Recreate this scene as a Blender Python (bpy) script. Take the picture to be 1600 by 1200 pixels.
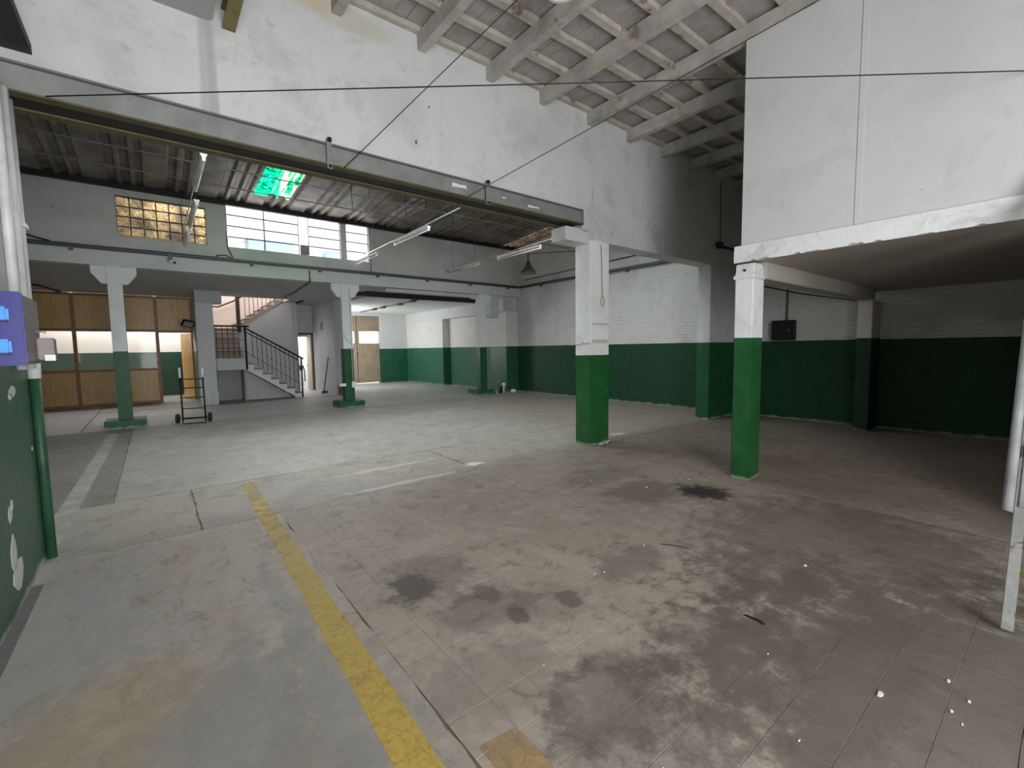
import bpy, bmesh, math, random
from mathutils import Vector, Matrix
random.seed(7)
for o in list(bpy.data.objects): bpy.data.objects.remove(o)
SC = bpy.context.scene
COL = SC.collection
D = bpy.data

# ------------------------------------------------------------------ camera
F_PX = 703.33
YAW, PIT, ROL = math.radians(38.477), math.radians(-4.554), math.radians(-0.825)
CH = 1.6
fw = Vector((math.sin(YAW)*math.cos(PIT), math.cos(YAW)*math.cos(PIT), math.sin(PIT)))
rt = Vector((math.cos(YAW), -math.sin(YAW), 0)); up = rt.cross(fw)
r2 = rt*math.cos(ROL) + up*math.sin(ROL); u2 = -rt*math.sin(ROL) + up*math.cos(ROL)
cam_d = D.cameras.new('camera'); cam = D.objects.new('camera', cam_d); COL.objects.link(cam)
m = Matrix((r2, u2, -fw)).transposed().to_4x4(); m.translation = Vector((0, 0, CH)); cam.matrix_world = m
cam_d.sensor_width = 36; cam_d.lens = F_PX*36/1600; cam_d.clip_start = 0.05; cam_d.clip_end = 300
SC.camera = cam
def px(p):
    v = Vector(p) - Vector((0, 0, CH)); d = v.dot(fw)
    if d < 0.05: return None
    return 800 + F_PX*v.dot(r2)/d, 600 - F_PX*v.dot(u2)/d

# ------------------------------------------------------------------ world, light, exposure
W = D.worlds.new('World'); SC.world = W; W.use_nodes = True
bg = W.node_tree.nodes['Background']; bg.inputs[0].default_value = (0.93, 0.97, 1, 1); bg.inputs[1].default_value = 2.4
SC.view_settings.view_transform = 'Standard'; SC.view_settings.look = 'None'
SC.view_settings.gamma = 1; SC.view_settings.use_curve_mapping = False
SC.view_settings.exposure = 0.28
def area(name, loc, target, sx, sy, power, col=(1, 1, 1), spread=180):
    l = D.lights.new(name, 'AREA'); l.shape = 'RECTANGLE'; l.size = sx; l.size_y = sy
    l.energy = power; l.color = col; l.spread = math.radians(spread)
    o = D.objects.new(name, l); COL.objects.link(o); o.location = loc
    o.rotation_euler = (Vector(target) - Vector(loc)).to_track_quat('-Z', 'Y').to_euler()
    return o
area('assumed_gate_daylight', (0.6, -3.35, 1.7), (1.6, 5, 3.0), 2.5, 3.1, 340, (0.98, 0.99, 1))  # gateway behind the viewer is unseen, assumed from the column shadows
area('clerestory_daylight', (3.2, 15.6, 6.7), (3.2, 11.0, 3.6), 6.0, 2.6, 1300, (0.98, 0.985, 1))
area('skylight_daylight', (2.45, 11.2, 6.6), (2.45, 11.2, 5), 1.6, 1.8, 75)
area('added_rear_fill', (3.3, 5.3, 7.6), (3.6, 9.5, 3.2), 7.8, 2.0, 760, (1, 0.99, 0.98))  # fill lamp for the rear hall, shining through sheets added out of view
area('assumed_side_light', (5.72, 19.0, 1.9), (10, 18.0, 1.4), 3.2, 2.4, 170, (0.97, 1, 0.98))  # lamp assumed from the bright annex wall; no side opening is built
area('assumed_stairwell_light', (2.9, 19.0, 4.8), (2.9, 19.2, 2), 2.4, 1.2, 42, (1, 0.95, 0.92))  # added lamp, assumed from the lit pinkish wall of the stairwell
area('assumed_office_light', (-1.0, 20.8, 3.2), (-1.0, 20.0, 0.5), 4.0, 0.8, 110, (1, 0.98, 0.95))  # added lamp, assumed from the bright office; no window is built there
area('assumed_back_room_light', (4.7, 21.6, 3.1), (4.8, 20.9, 1), 1.0, 1.0, 110)  # added lamp, assumed from the bright room behind the small door

# ------------------------------------------------------------------ material helpers
class NT:
    def __init__(s, name):
        s.m = D.materials.new(name); s.m.use_nodes = True; s.t = s.m.node_tree; s.n = s.t.nodes; s.n.clear()
        s.out = s.n.new('ShaderNodeOutputMaterial'); s.b = s.n.new('ShaderNodeBsdfPrincipled')
        s.t.links.new(s.b.outputs[0], s.out.inputs[0])
        g = s.n.new('ShaderNodeNewGeometry'); s.pos = g.outputs['Position']
        sp = s.n.new('ShaderNodeSeparateXYZ'); s.t.links.new(s.pos, sp.inputs[0])
        s.X, s.Y, s.Z = sp.outputs
    def put(s, sock, v):
        if isinstance(v, bpy.types.NodeSocket): s.t.links.new(v, sock)
        elif isinstance(v, (tuple, list)):
            sock.default_value = (*v, 1) if len(v) == 3 and sock.type == 'RGBA' else v
        else: sock.default_value = v
    def math(s, op, a, b=0.0, c=0.0, clamp=False):
        n = s.n.new('ShaderNodeMath'); n.operation = op; n.use_clamp = clamp
        s.put(n.inputs[0], a); s.put(n.inputs[1], b); s.put(n.inputs[2], c); return n.outputs[0]
    def noise(s, scale, detail=4, rough=0.55, vec=None, dist=0.0):
        n = s.n.new('ShaderNodeTexNoise'); s.put(n.inputs['Vector'], vec or s.pos)
        n.inputs['Scale'].default_value = scale; n.inputs['Detail'].default_value = detail
        n.inputs['Roughness'].default_value = rough; n.inputs['Distortion'].default_value = dist
        return n.outputs['Fac']
    def sstep(s, v, lo, hi):
        n = s.n.new('ShaderNodeMapRange'); n.interpolation_type = 'SMOOTHSTEP'
        s.put(n.inputs['Value'], v); n.inputs['From Min'].default_value = lo; n.inputs['From Max'].default_value = hi
        return n.outputs[0]
    def mix(s, f, a, b, mode='MIX'):
        n = s.n.new('ShaderNodeMix'); n.data_type = 'RGBA'; n.blend_type = mode
        s.put(n.inputs[0], f); s.put(n.inputs[6], a); s.put(n.inputs[7], b); return n.outputs[2]
    def comb(s, x, y, z):
        n = s.n.new('ShaderNodeCombineXYZ')
        for i, v in enumerate((x, y, z)): s.put(n.inputs[i], v)
        return n.outputs[0]
    def scalev(s, v, k):
        n = s.n.new('ShaderNodeVectorMath'); n.operation = 'MULTIPLY'; s.put(n.inputs[0], v); n.inputs[1].default_value = k
        return n.outputs[0]
    def bump(s, h, dist, strength=1.0, normal=None):
        n = s.n.new('ShaderNodeBump'); n.inputs['Strength'].default_value = strength; n.inputs['Distance'].default_value = dist
        s.put(n.inputs['Height'], h)
        if normal is not None: s.put(n.inputs['Normal'], normal)
        return n.outputs[0]
    def fin(s, col, rough=0.8, normal=None, metal=0.0, spec=0.3, alpha=None, trans=None, emit=None, es=0):
        s.put(s.b.inputs['Base Color'], col); s.put(s.b.inputs['Roughness'], rough); s.put(s.b.inputs['Metallic'], metal)
        s.b.inputs['Specular IOR Level'].default_value = spec
        if normal is not None: s.put(s.b.inputs['Normal'], normal)
        if alpha is not None: s.put(s.b.inputs['Alpha'], alpha)
        if trans is not None: s.put(s.b.inputs['Transmission Weight'], trans)
        if emit is not None: s.put(s.b.inputs['Emission Color'], emit); s.b.inputs['Emission Strength'].default_value = es
        return s.m

WHITE = (0.62, 0.63, 0.63); GREEN = (0.020, 0.115, 0.040)
def wall_mat(name, white=WHITE, green=None, thr=1.66, brick=None, grime=0.5, green2=None, rough=0.6, grain=0.004, extra=()):
    t = NT(name)
    n1 = t.noise(0.7, 5, 0.6); n2 = t.noise(5, 8, 0.65); n3 = t.noise(22, 4, 0.6)
    col = t.mix(t.sstep(n1, 0.42, 0.75), white, tuple(c*(1-0.22*grime) for c in white))
    n5 = t.noise(1.7, 8, 0.7, dist=0.5)
    col = t.mix(t.math('MULTIPLY', t.sstep(n5, 0.50, 0.68), 0.75*grime, clamp=True), col, (0.47, 0.465, 0.455))
    col = t.mix(t.math('MULTIPLY', t.sstep(n2, 0.60, 0.76), 0.6*grime), col, (0.40, 0.38, 0.35))
    strk = t.noise(1.0, 6, 0.6, vec=t.scalev(t.pos, (5, 5, 0.5)))
    col = t.mix(t.math('MULTIPLY', t.sstep(strk, 0.60, 0.8), 0.35*grime), col, (0.45, 0.43, 0.40))
    spots = t.noise(9, 2, 0.5)
    col = t.mix(t.math('MULTIPLY', t.sstep(spots, 0.78, 0.80), 0.8*grime), col, (0.16, 0.13, 0.11))
    for (ax, cx, rx, cz, rzz, k, sc) in extra:
        dx = t.math('DIVIDE', t.math('SUBTRACT', t.X if ax == 'x' else t.Y, cx), rx); dz = t.math('DIVIDE', t.math('SUBTRACT', t.Z, cz), rzz)
        dd = t.math('ADD', t.math('SQRT', t.math('ADD', t.math('MULTIPLY', dx, dx), t.math('MULTIPLY', dz, dz))), t.math('MULTIPLY', t.math('SUBTRACT', n5, 0.5), 1.6))
        col = t.mix(t.math('MULTIPLY', t.sstep(dd, 1.1, 0.6), k), col, sc)
    rg = rough
    if green:
        g2 = green2 or tuple(c*0.72 for c in green)
        gcol = t.mix(t.sstep(n2, 0.35, 0.7), green, g2)
        gcol = t.mix(t.math('MULTIPLY', t.sstep(n3, 0.74, 0.78), 0.7*grime), gcol, (0.55, 0.57, 0.54))
        lowc = t.math('MULTIPLY', t.sstep(t.math('ADD', t.Z, t.math('MULTIPLY', n2, 0.16)), 0.14, 0.09), 0.85)
        gcol = t.mix(t.math('MULTIPLY', lowc, grime), gcol, (0.5, 0.48, 0.44))
        edge = t.math('ADD', t.Z, t.math('MULTIPLY', t.math('SUBTRACT', n2, 0.5), 0.02))
        k = t.sstep(edge, thr-0.004, thr+0.004)
        col = t.mix(k, gcol, col)
        rg = t.math('ADD', t.math('MULTIPLY', k, 0.28), 0.42)
    nrm = t.bump(t.math('ADD', t.math('MULTIPLY', n2, 1.0), t.math('MULTIPLY', n3, 0.5)), grain, 0.6)
    if brick:
        u = {'x': t.X, 'y': t.Y}[brick]
        bt = t.n.new('ShaderNodeTexBrick')
        wob = t.math('MULTIPLY', t.math('SUBTRACT', t.noise(4, 5), 0.5), 0.09)
        t.put(bt.inputs['Vector'], t.comb(t.math('ADD', u, wob), t.math('ADD', t.Z, wob), 0))
        bt.inputs['Scale'].default_value = 1.0; bt.inputs['Mortar Size'].default_value = 0.009
        bt.inputs['Mortar Smooth'].default_value = 0.7; bt.inputs['Brick Width'].default_value = 0.27; bt.inputs['Row Height'].default_value = 0.078
        bt.inputs['Color1'].default_value = (1, 1, 1, 1); bt.inputs['Color2'].default_value = (0.75, 0.75, 0.75, 1); bt.inputs['Mortar'].default_value = (0, 0, 0, 1)
        hs = t.noise(1.0, 6, 0.65, vec=t.scalev(t.pos, (3, 3, 16)))
        h = t.math('ADD', t.math('MULTIPLY', bt.outputs['Color'], 0.45), t.math('ADD', t.math('MULTIPLY', n2, 0.6), t.math('MULTIPLY', hs, 1.6)))
        nrm = t.bump(h, 0.017, 0.9, nrm)
    return t.fin(col, rg, nrm)

def plain(name, col, rough=0.5, metal=0.0, var=0.15, scale=8, bump=0.0, spec=0.4, dirt=None, dk=0.6, thr=(0.58, 0.72)):
    t = NT(name); n = t.noise(scale, 6, 0.6)
    c = t.mix(t.sstep(n, 0.3, 0.75), col, tuple(x*(1-var) for x in col))
    if dirt: c = t.mix(t.math('MULTIPLY', t.sstep(t.noise(scale*0.6, 7, 0.65), *thr), dk), c, dirt)
    return t.fin(c, rough, t.bump(n, bump) if bump else None, metal, spec)

def floor_mat(name, base, alt, alt2, stains_and_light=(), gloss=0.55, rand=0.0, bumpd=0.004, streak=(1, 1, 1)):
    base, alt, alt2 = [tuple(0.86*v for v in q) for q in (base, alt, alt2)]
    t = NT(name)
    sv = t.scalev(t.pos, streak)
    n1 = t.noise(0.55, 6, 0.6, sv, 0.6); n2 = t.noise(2.3, 8, 0.65, sv, 0.4); n3 = t.noise(13, 6, 0.7); n4 = t.noise(60, 3, 0.6)
    c = t.mix(t.sstep(n1, 0.38, 0.66), base, alt)
    c = t.mix(t.math('MULTIPLY', t.sstep(n2, 0.47, 0.70), 0.8), c, alt2)
    c = t.mix(t.math('MULTIPLY', t.sstep(n3, 0.50, 0.75), 0.35), c, tuple(x*0.5 for x in base))
    c = t.mix(t.math('MULTIPLY', t.sstep(n3, 0.46, 0.28), 0.30), c, tuple(min(1, x*1.45) for x in base))
    n6 = t.noise(4.5, 12, 0.78, sv, 0.8); n7 = t.noise(1.0, 8, 0.7, t.scalev(t.pos, (2.2, 9, 1)), 1.2)
    c = t.mix(t.math('MULTIPLY', t.sstep(n6, 0.51, 0.66), 0.7), c, tuple(x*0.5 for x in alt))
    c = t.mix(t.math('MULTIPLY', t.sstep(n6, 0.46, 0.32), 0.40), c, tuple(min(1, x*1.35) for x in alt2))
    c = t.mix(t.math('MULTIPLY', t.sstep(n7, 0.60, 0.72), 0.35), c, tuple(x*0.55 for x in base))
    sp = t.noise(34, 2, 0.5)
    c = t.mix(t.math('MULTIPLY', t.sstep(sp, 0.765, 0.79), 0.55), c, (0.62, 0.60, 0.56))
    for (cx, cy, rx, ry, k, sc) in stains_and_light:
        dx = t.math('DIVIDE', t.math('SUBTRACT', t.X, cx), rx); dy = t.math('DIVIDE', t.math('SUBTRACT', t.Y, cy), ry)
        dd = t.math('SQRT', t.math('ADD', t.math('MULTIPLY', dx, dx), t.math('MULTIPLY', dy, dy)))
        dd = t.math('ADD', dd, t.math('MULTIPLY', t.math('SUBTRACT', t.noise(5, 9, 0.75), 0.5), 2.6))
        c = t.mix(t.math('MULTIPLY', t.sstep(dd, 1.05, 0.55), k), c, sc)
    if rand:
        oi = t.n.new('ShaderNodeObjectInfo')
        c = t.mix(t.math('MULTIPLY', oi.outputs['Random'], rand), c, (0.11, 0.088, 0.075))
    h = t.math('ADD', t.math('MULTIPLY', n3, 1.0), t.math('ADD', t.math('MULTIPLY', n2, 1.5), t.math('MULTIPLY', n4, 0.3)))
    rg = t.math('ADD', t.math('MULTIPLY', n2, 0.35), gloss-0.12)
    return t.fin(c, rg, t.bump(h, bumpd, 0.7), 0, 0.35)

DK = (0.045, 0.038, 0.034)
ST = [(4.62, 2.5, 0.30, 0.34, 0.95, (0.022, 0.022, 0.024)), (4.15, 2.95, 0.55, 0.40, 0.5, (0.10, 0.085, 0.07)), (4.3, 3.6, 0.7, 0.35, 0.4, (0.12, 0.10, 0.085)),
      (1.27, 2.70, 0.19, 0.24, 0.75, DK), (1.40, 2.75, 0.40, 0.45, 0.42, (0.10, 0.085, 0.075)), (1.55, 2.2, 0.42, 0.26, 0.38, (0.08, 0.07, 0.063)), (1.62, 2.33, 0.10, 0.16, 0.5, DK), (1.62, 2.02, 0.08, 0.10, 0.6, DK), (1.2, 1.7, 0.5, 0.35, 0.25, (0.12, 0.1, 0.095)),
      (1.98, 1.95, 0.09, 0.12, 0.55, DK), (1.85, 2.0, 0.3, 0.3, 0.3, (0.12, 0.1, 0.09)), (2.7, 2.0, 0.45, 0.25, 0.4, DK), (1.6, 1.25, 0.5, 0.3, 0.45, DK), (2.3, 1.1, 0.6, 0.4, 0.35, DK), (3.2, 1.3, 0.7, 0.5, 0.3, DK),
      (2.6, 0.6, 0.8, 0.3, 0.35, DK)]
M_TILE = floor_mat('cement_tile', (0.45, 0.385, 0.325), (0.36, 0.30, 0.255), (0.50, 0.445, 0.39), ST + [(2.7, 0.3, 1.7, 1.3, 0.72, (0.10, 0.083, 0.068)), (4.2, 1.1, 1.6, 1.2, 0.6, (0.12, 0.10, 0.082)), (1.4, 0.9, 0.7, 0.5, 0.4, (0.12, 0.105, 0.095))], 0.60, 0.12)  # the broad end patches mix dirt with the dim near light, painted in
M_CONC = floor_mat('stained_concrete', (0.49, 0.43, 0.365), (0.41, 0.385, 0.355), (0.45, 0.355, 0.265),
                   [(-0.55, 3.6, 0.5, 1.2, 0.5, (0.33, 0.34, 0.345)), (0.0, 1.6, 1.4, 1.5, 0.5, (0.23, 0.205, 0.18)), (-0.2, 2.6, 0.5, 0.4, 0.4, (0.40, 0.29, 0.18)), (0.2, 2.3, 0.35, 0.5, 0.4, (0.22, 0.24, 0.25)), (0.55, 2.4, 0.10, 1.7, 0.45, (0.24, 0.245, 0.25)), (0.35, 1.6, 0.3, 0.5, 0.4, (0.2, 0.2, 0.205))], 0.6, 0, 0.005, (1.6, 0.8, 1))  # the largest dark patch mixes dirt with painted dimness of the near floor
M_STRIP = floor_mat('patched_concrete', (0.35, 0.325, 0.285), (0.38, 0.34, 0.285), (0.29, 0.27, 0.24),
                    [(3.4, 5.16, 0.18, 0.10, 0.8, (0.72, 0.72, 0.70)), (6.6, 5.2, 0.22, 0.12, 0.7, (0.72, 0.72, 0.70)), (2.3, 5.0, 0.9, 0.07, 0.5, (0.62, 0.60, 0.55)), (2.4, 5.8, 0.8, 0.06, 0.4, (0.62, 0.6, 0.55)), (8.8, 8.2, 3.2, 3.6, 0.65, (0.25, 0.205, 0.165)), (8.2, 5.6, 2.8, 1.6, 0.55, (0.27, 0.225, 0.18))], 0.6)  # the first two pale spots are sun spots painted into the colour
M_SCREED = floor_mat('smooth_screed', (0.36, 0.345, 0.32), (0.32, 0.305, 0.28), (0.28, 0.265, 0.24), [(8.8, 8.2, 3.2, 3.6, 0.65, (0.25, 0.205, 0.165)), (8.2, 5.6, 2.8, 1.6, 0.55, (0.27, 0.225, 0.18))], 0.45)
M_DARKF = floor_mat('dark_concrete', (0.24, 0.225, 0.21), (0.20, 0.18, 0.165), (0.28, 0.27, 0.25), [], 0.5)
M_BROWN = floor_mat('dusty_brown_concrete', (0.41, 0.34, 0.28), (0.34, 0.28, 0.23), (0.45, 0.385, 0.325), [], 0.7)
M_PALE = floor_mat('pale_floor', (0.44, 0.42, 0.41), (0.37, 0.35, 0.345), (0.50, 0.49, 0.475), [], 0.4)
M_JOINT = plain('floor_joint', (0.20, 0.17, 0.145), 0.9)

M_PLAST = wall_mat('white_plaster', grime=0.6)
M_WALLC = wall_mat('stained_white_plaster', white=(0.62, 0.63, 0.63), grime=0.95, extra=[('x', 0.53, 0.07, 4.1, 3.0, 0.5, (0.33, 0.33, 0.33)), ('x', 1.38, 0.22, 5.08, 0.17, 0.9, (0.60, 0.53, 0.38)), ('x', 1.8, 0.5, 5.0, 0.15, 0.5, (0.50, 0.44, 0.33)), ('x', 2.52, 0.016, 3.98, 0.035, 1.0, (0.06, 0.045, 0.04)), ('x', 2.70, 0.012, 4.42, 0.014, 1.0, (0.08, 0.07, 0.06)), ('x', 2.3, 0.4, 4.3, 0.3, 0.35, (0.45, 0.45, 0.44)), ('x', 4.3, 0.5, 4.6, 0.3, 0.3, (0.45, 0.44, 0.43)), ('x', 5.55, 0.02, 3.98, 0.14, 0.5, (0.3, 0.28, 0.25))])
M_PLASTG = wall_mat('white_green_plaster', green=GREEN, grime=0.45)
M_COLN = wall_mat('column_paint_low', white=(0.78, 0.79, 0.79), green=(0.020, 0.110, 0.032), thr=1.47, grime=0.55, green2=(0.014, 0.078, 0.024))
M_COLB = wall_mat('column_paint_box', white=(0.80, 0.81, 0.83), green=(0.020, 0.110, 0.032), thr=1.68, grime=0.55, green2=(0.014, 0.078, 0.024))
M_COLR = wall_mat('column_paint_rear', white=(0.74, 0.76, 0.77), green=(0.020, 0.095, 0.042), thr=1.65, grime=0.25)
M_PIER = wall_mat('pier_paint', green=(0.035, 0.115, 0.06), thr=1.55, grime=0.8, green2=(0.065, 0.105, 0.075))
M_BRICKY = wall_mat('painted_brick_y', white=(0.70, 0.69, 0.68), green=(0.014, 0.068, 0.030), thr=1.67, brick='y', grime=0.6)
M_GREYW = wall_mat('grey_render', white=(0.62, 0.62, 0.60), grime=0.7)
M_WHITEW = wall_mat('window_wall', white=(0.60, 0.62, 0.61), grime=0.4)
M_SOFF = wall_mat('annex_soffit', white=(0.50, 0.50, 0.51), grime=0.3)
M_PEEL = wall_mat('peeling_white', white=(0.80, 0.81, 0.82), grime=1.0, grain=0.02)
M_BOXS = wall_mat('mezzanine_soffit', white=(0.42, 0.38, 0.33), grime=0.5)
M_BOXW = wall_mat('board_wall', white=(0.62, 0.625, 0.625), grime=0.45)
M_CREAM = wall_mat('cream_render', white=(0.62, 0.52, 0.46), grime=0.2)
M_JOIST = plain('limewashed_joist', (0.52, 0.49, 0.45), 0.85, 0, 0.35, 4, 0.006, 0.2, (0.20, 0.13, 0.085), 0.75, (0.60, 0.70))
M_BATT = plain('limewashed_batten', (0.53, 0.49, 0.43), 0.85, 0, 0.3, 5, 0.006, 0.2, (0.13, 0.085, 0.055), 0.8, (0.58, 0.68))
def tile_roof():
    t = NT('limewashed_roof_tile'); n = t.noise(4, 7, 0.65); oi = t.n.new('ShaderNodeObjectInfo')
    c = t.mix(t.sstep(n, 0.35, 0.7), (0.43, 0.40, 0.385), (0.33, 0.305, 0.29))
    c = t.mix(t.math('MULTIPLY', t.sstep(t.noise(1.6, 6, 0.6), 0.66, 0.74), 0.75), c, (0.14, 0.09, 0.06))
    c = t.mix(t.math('MULTIPLY', oi.outputs['Random'], 0.25), c, (0.25, 0.23, 0.22))
    return t.fin(c, 0.9, t.bump(t.noise(18, 5), 0.004), 0, 0.2)
M_RTILE = tile_roof()
M_LIME = plain('lime_mortar', (0.62, 0.60, 0.56), 0.9, 0, 0.2)
M_SHEET = plain('weathered_roof_sheet', (0.34, 0.285, 0.24), 0.55, 0.0, 0.5, 2.2, 0.0, 0.5, (0.09, 0.085, 0.085), 0.7, (0.45, 0.65))
M_STEELG = plain('grey_painted_steel', (0.29, 0.30, 0.29), 0.5, 0.2, 0.3, 4, 0.0, 0.4, (0.28, 0.25, 0.2), 0.5)
M_OCHD = plain('dull_ochre_flange', (0.13, 0.11, 0.055), 0.6, 0, 0.4, 6)
M_OCHRE = plain('ochre_paint', (0.22, 0.175, 0.06), 0.55, 0.0, 0.3, 10)
M_DARKST = plain('dark_steel', (0.028, 0.028, 0.030), 0.5, 0.3, 0.3, 20)
M_RUST = plain('rusty_dark_steel', (0.045, 0.042, 0.042), 0.65, 0.3, 0.3, 18, 0.003, 0.4, (0.4, 0.4, 0.4), 0.7, (0.72, 0.78))
M_BLACK = plain('black_metal', (0.012, 0.012, 0.013), 0.45, 0.2, 0.2, 20)
M_GREYP = plain('grey_conduit', (0.14, 0.145, 0.15), 0.5, 0.2, 0.25, 12)
M_WPIPE = plain('white_painted_pipe', (0.70, 0.72, 0.71), 0.4, 0, 0.2, 8)
M_GPIPE = plain('green_painted_pipe', (0.025, 0.095, 0.045), 0.5, 0, 0.4, 8, 0, 0.4, (0.4, 0.42, 0.4), 0.5, (0.7, 0.76))
M_LADD = plain('worn_white_steel', (0.27, 0.27, 0.26), 0.6, 0, 0.3, 10, 0.003, 0.3, (0.05, 0.04, 0.035), 0.9, (0.56, 0.62))
M_YRUNG = plain('yellow_rung_paint', (0.40, 0.30, 0.05), 0.6)
M_WOOD = plain('orange_wood_frame', (0.38, 0.15, 0.05), 0.4, 0, 0.35, 7)
def wood_panel():
    t = NT('oak_veneer_panel'); n = t.noise(3, 6, 0.6, t.scalev(t.pos, (9, 9, 0.8)), 0.5)
    c = t.mix(t.sstep(n, 0.3, 0.75), (0.68, 0.44, 0.18), (0.52, 0.32, 0.12))
    return t.fin(c, 0.35, None, 0, 0.4)
M_PANEL = wood_panel()
M_GDOOR = plain('tan_garage_door', (0.34, 0.27, 0.19), 0.6, 0, 0.25, 3)
M_DOORW = plain('pale_wood_door', (0.52, 0.43, 0.29), 0.5, 0, 0.2, 4)
M_DFRAME = plain('dark_door_frame', (0.06, 0.05, 0.05), 0.5)
M_TREAD = plain('brown_stone_tread', (0.20, 0.15, 0.125), 0.5, 0, 0.3, 9)
M_RISER = plain('pinkish_stone_riser', (0.42, 0.34, 0.30), 0.6, 0, 0.2, 9)
M_RAIL = plain('dark_red_rail', (0.05, 0.022, 0.02), 0.4)
M_BLUE = plain('blue_enamel', (0.022, 0.02, 0.21), 0.35, 0, 0.2, 10)
M_LBLUE = plain('light_blue_plastic', (0.06, 0.33, 0.85), 0.35, 0, 0.15, 14)
M_GREYBOX = plain('grey_metal_box', (0.22, 0.19, 0.18), 0.5, 0.2, 0.2, 20)
M_TUBE = plain('white_lamp_tube', (0.85, 0.86, 0.86), 0.3)
M_WENAM = plain('white_enamel', (0.80, 0.80, 0.79), 0.35)
M_PEND = plain('grey_green_enamel', (0.10, 0.10, 0.09), 0.4, 0.2)
M_NAVY = plain('navy_black_box', (0.008, 0.009, 0.014), 0.5)
M_FLAKE = plain('white_flake', (0.75, 0.74, 0.70), 0.8)
M_STICK = plain('dark_stick', (0.02, 0.016, 0.013), 0.7)
M_WHITEOUT = plain('sunlit_neighbour_wall', (0.92, 0.91, 0.88), 0.8)
M_SHED = plain('blue_grey_shed', (0.25, 0.33, 0.45), 0.6)
M_RUBBER = plain('black_rubber', (0.015, 0.015, 0.015), 0.8)
M_GREYSTONE = plain('grey_window_post', (0.33, 0.33, 0.32), 0.7)
def glass(name, col=(0.9, 0.95, 0.95), alpha=0.12, rough=0.05):
    t = NT(name); return t.fin(col, rough, None, 0, 0.5, alpha)
M_GLASS = glass('clear_pane')
M_WGLASS = glass('window_pane', (0.95, 0.97, 1), 0.06)
def glassblock():
    t = NT('backlit_glass_block'); n = t.noise(14, 5, 0.6, dist=1.5); n2 = t.noise(2.2, 4, 0.6)
    c = t.mix(t.sstep(n, 0.35, 0.65), (0.12, 0.075, 0.035), (0.42, 0.31, 0.16))  # warm backlight and reflections put into the block colour
    c = t.mix(t.sstep(n2, 0.42, 0.62), c, (0.07, 0.05, 0.035))
    t.b.inputs['Coat Weight'].default_value = 0.3
    return t.fin(c, 0.15, t.bump(n, 0.02), 0, 0.6, None, 0.65)
M_GBLOCK = glassblock()
def translucent(name, fn):
    t = NT(name); c = fn(t)
    d = t.n.new('ShaderNodeBsdfDiffuse'); tr = t.n.new('ShaderNodeBsdfTranslucent'); mx = t.n.new('ShaderNodeMixShader')
    t.put(d.inputs[0], c); t.put(tr.inputs[0], c); mx.inputs[0].default_value = 0.8
    t.t.links.new(d.outputs[0], mx.inputs[1]); t.t.links.new(tr.outputs[0], mx.inputs[2]); t.t.links.new(mx.outputs[0], t.out.inputs[0])
    return t.m
def _green(t):
    n = t.noise(9, 5, 0.7, dist=1.0); st = t.noise(2.0, 3, 0.6, t.scalev(t.pos, (9, 0.6, 1)))
    c = t.mix(t.sstep(n, 0.42, 0.56), (0.01, 0.16, 0.08), (0.06, 0.85, 0.50))
    k = t.math('MULTIPLY', t.sstep(t.X, 2.35, 2.5), t.sstep(st, 0.45, 0.6))
    return t.mix(k, c, (0.85, 0.72, 0.52))
M_GSKY = translucent('green_translucent_sheet', _green)
def clearsheet():  # for the unseen sheets added to let fill light in
    t = NT('added_clear_sheet'); tr = t.n.new('ShaderNodeBsdfTransparent'); tr.inputs[0].default_value = (0.93, 0.96, 0.96, 1)
    mx = t.n.new('ShaderNodeMixShader'); mx.inputs[0].default_value = 0.2; t.put(t.b.inputs['Base Color'], (0.7, 0.74, 0.74))
    t.t.links.new(tr.outputs[0], mx.inputs[1]); t.t.links.new(t.b.outputs[0], mx.inputs[2]); t.t.links.new(mx.outputs[0], t.out.inputs[0])
    return t.m
M_CLEAR = clearsheet()
M_LITBRICK = translucent('lit_brick_standin_sheet', lambda t: t.mix(t.sstep(t.noise(7, 6, 0.7), 0.4, 0.6), (0.42, 0.35, 0.30), (0.22, 0.17, 0.14)))
def paintline(name, col, lo, hi):
    t = NT(name); n = t.noise(7, 8, 0.7, dist=0.6); n2 = t.noise(30, 4, 0.7)
    v = t.n.new('ShaderNodeTexVoronoi'); v.feature = 'DISTANCE_TO_EDGE'; v.inputs['Scale'].default_value = 9
    t.put(v.inputs['Vector'], t.pos)
    a = t.math('SUBTRACT', n, t.math('MULTIPLY', n2, 0.25))
    fade = t.math('MULTIPLY', t.math('MAXIMUM', t.math('SUBTRACT', t.Y, 3.2), 0.0), 0.075)
    k = t.math('SUBTRACT', t.math('SUBTRACT', 1.0, t.sstep(t.math('ADD', a, fade), lo, hi)), t.sstep(v.outputs['Distance'], 0.012, 0.0), clamp=True)
    k = t.math('ADD', t.math('MULTIPLY', k, 0.62), 0.30)
    return t.fin(t.mix(t.sstep(n2, 0.4, 0.7), col, tuple(c*0.75 for c in col)), 0.6, None, 0, 0.3, k)
M_YEL = paintline('worn_yellow_paint', (0.52, 0.37, 0.085), 0.42, 0.64)
M_FADE = plain('faded_pale_paint', (0.36, 0.345, 0.32), 0.7, 0, 0.3, 5, 0, 0.3, (0.27, 0.255, 0.235), 0.8, (0.48, 0.62))
M_OCHP = paintline('ochre_paint_patch', (0.40, 0.27, 0.13), 0.30, 0.6)

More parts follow.
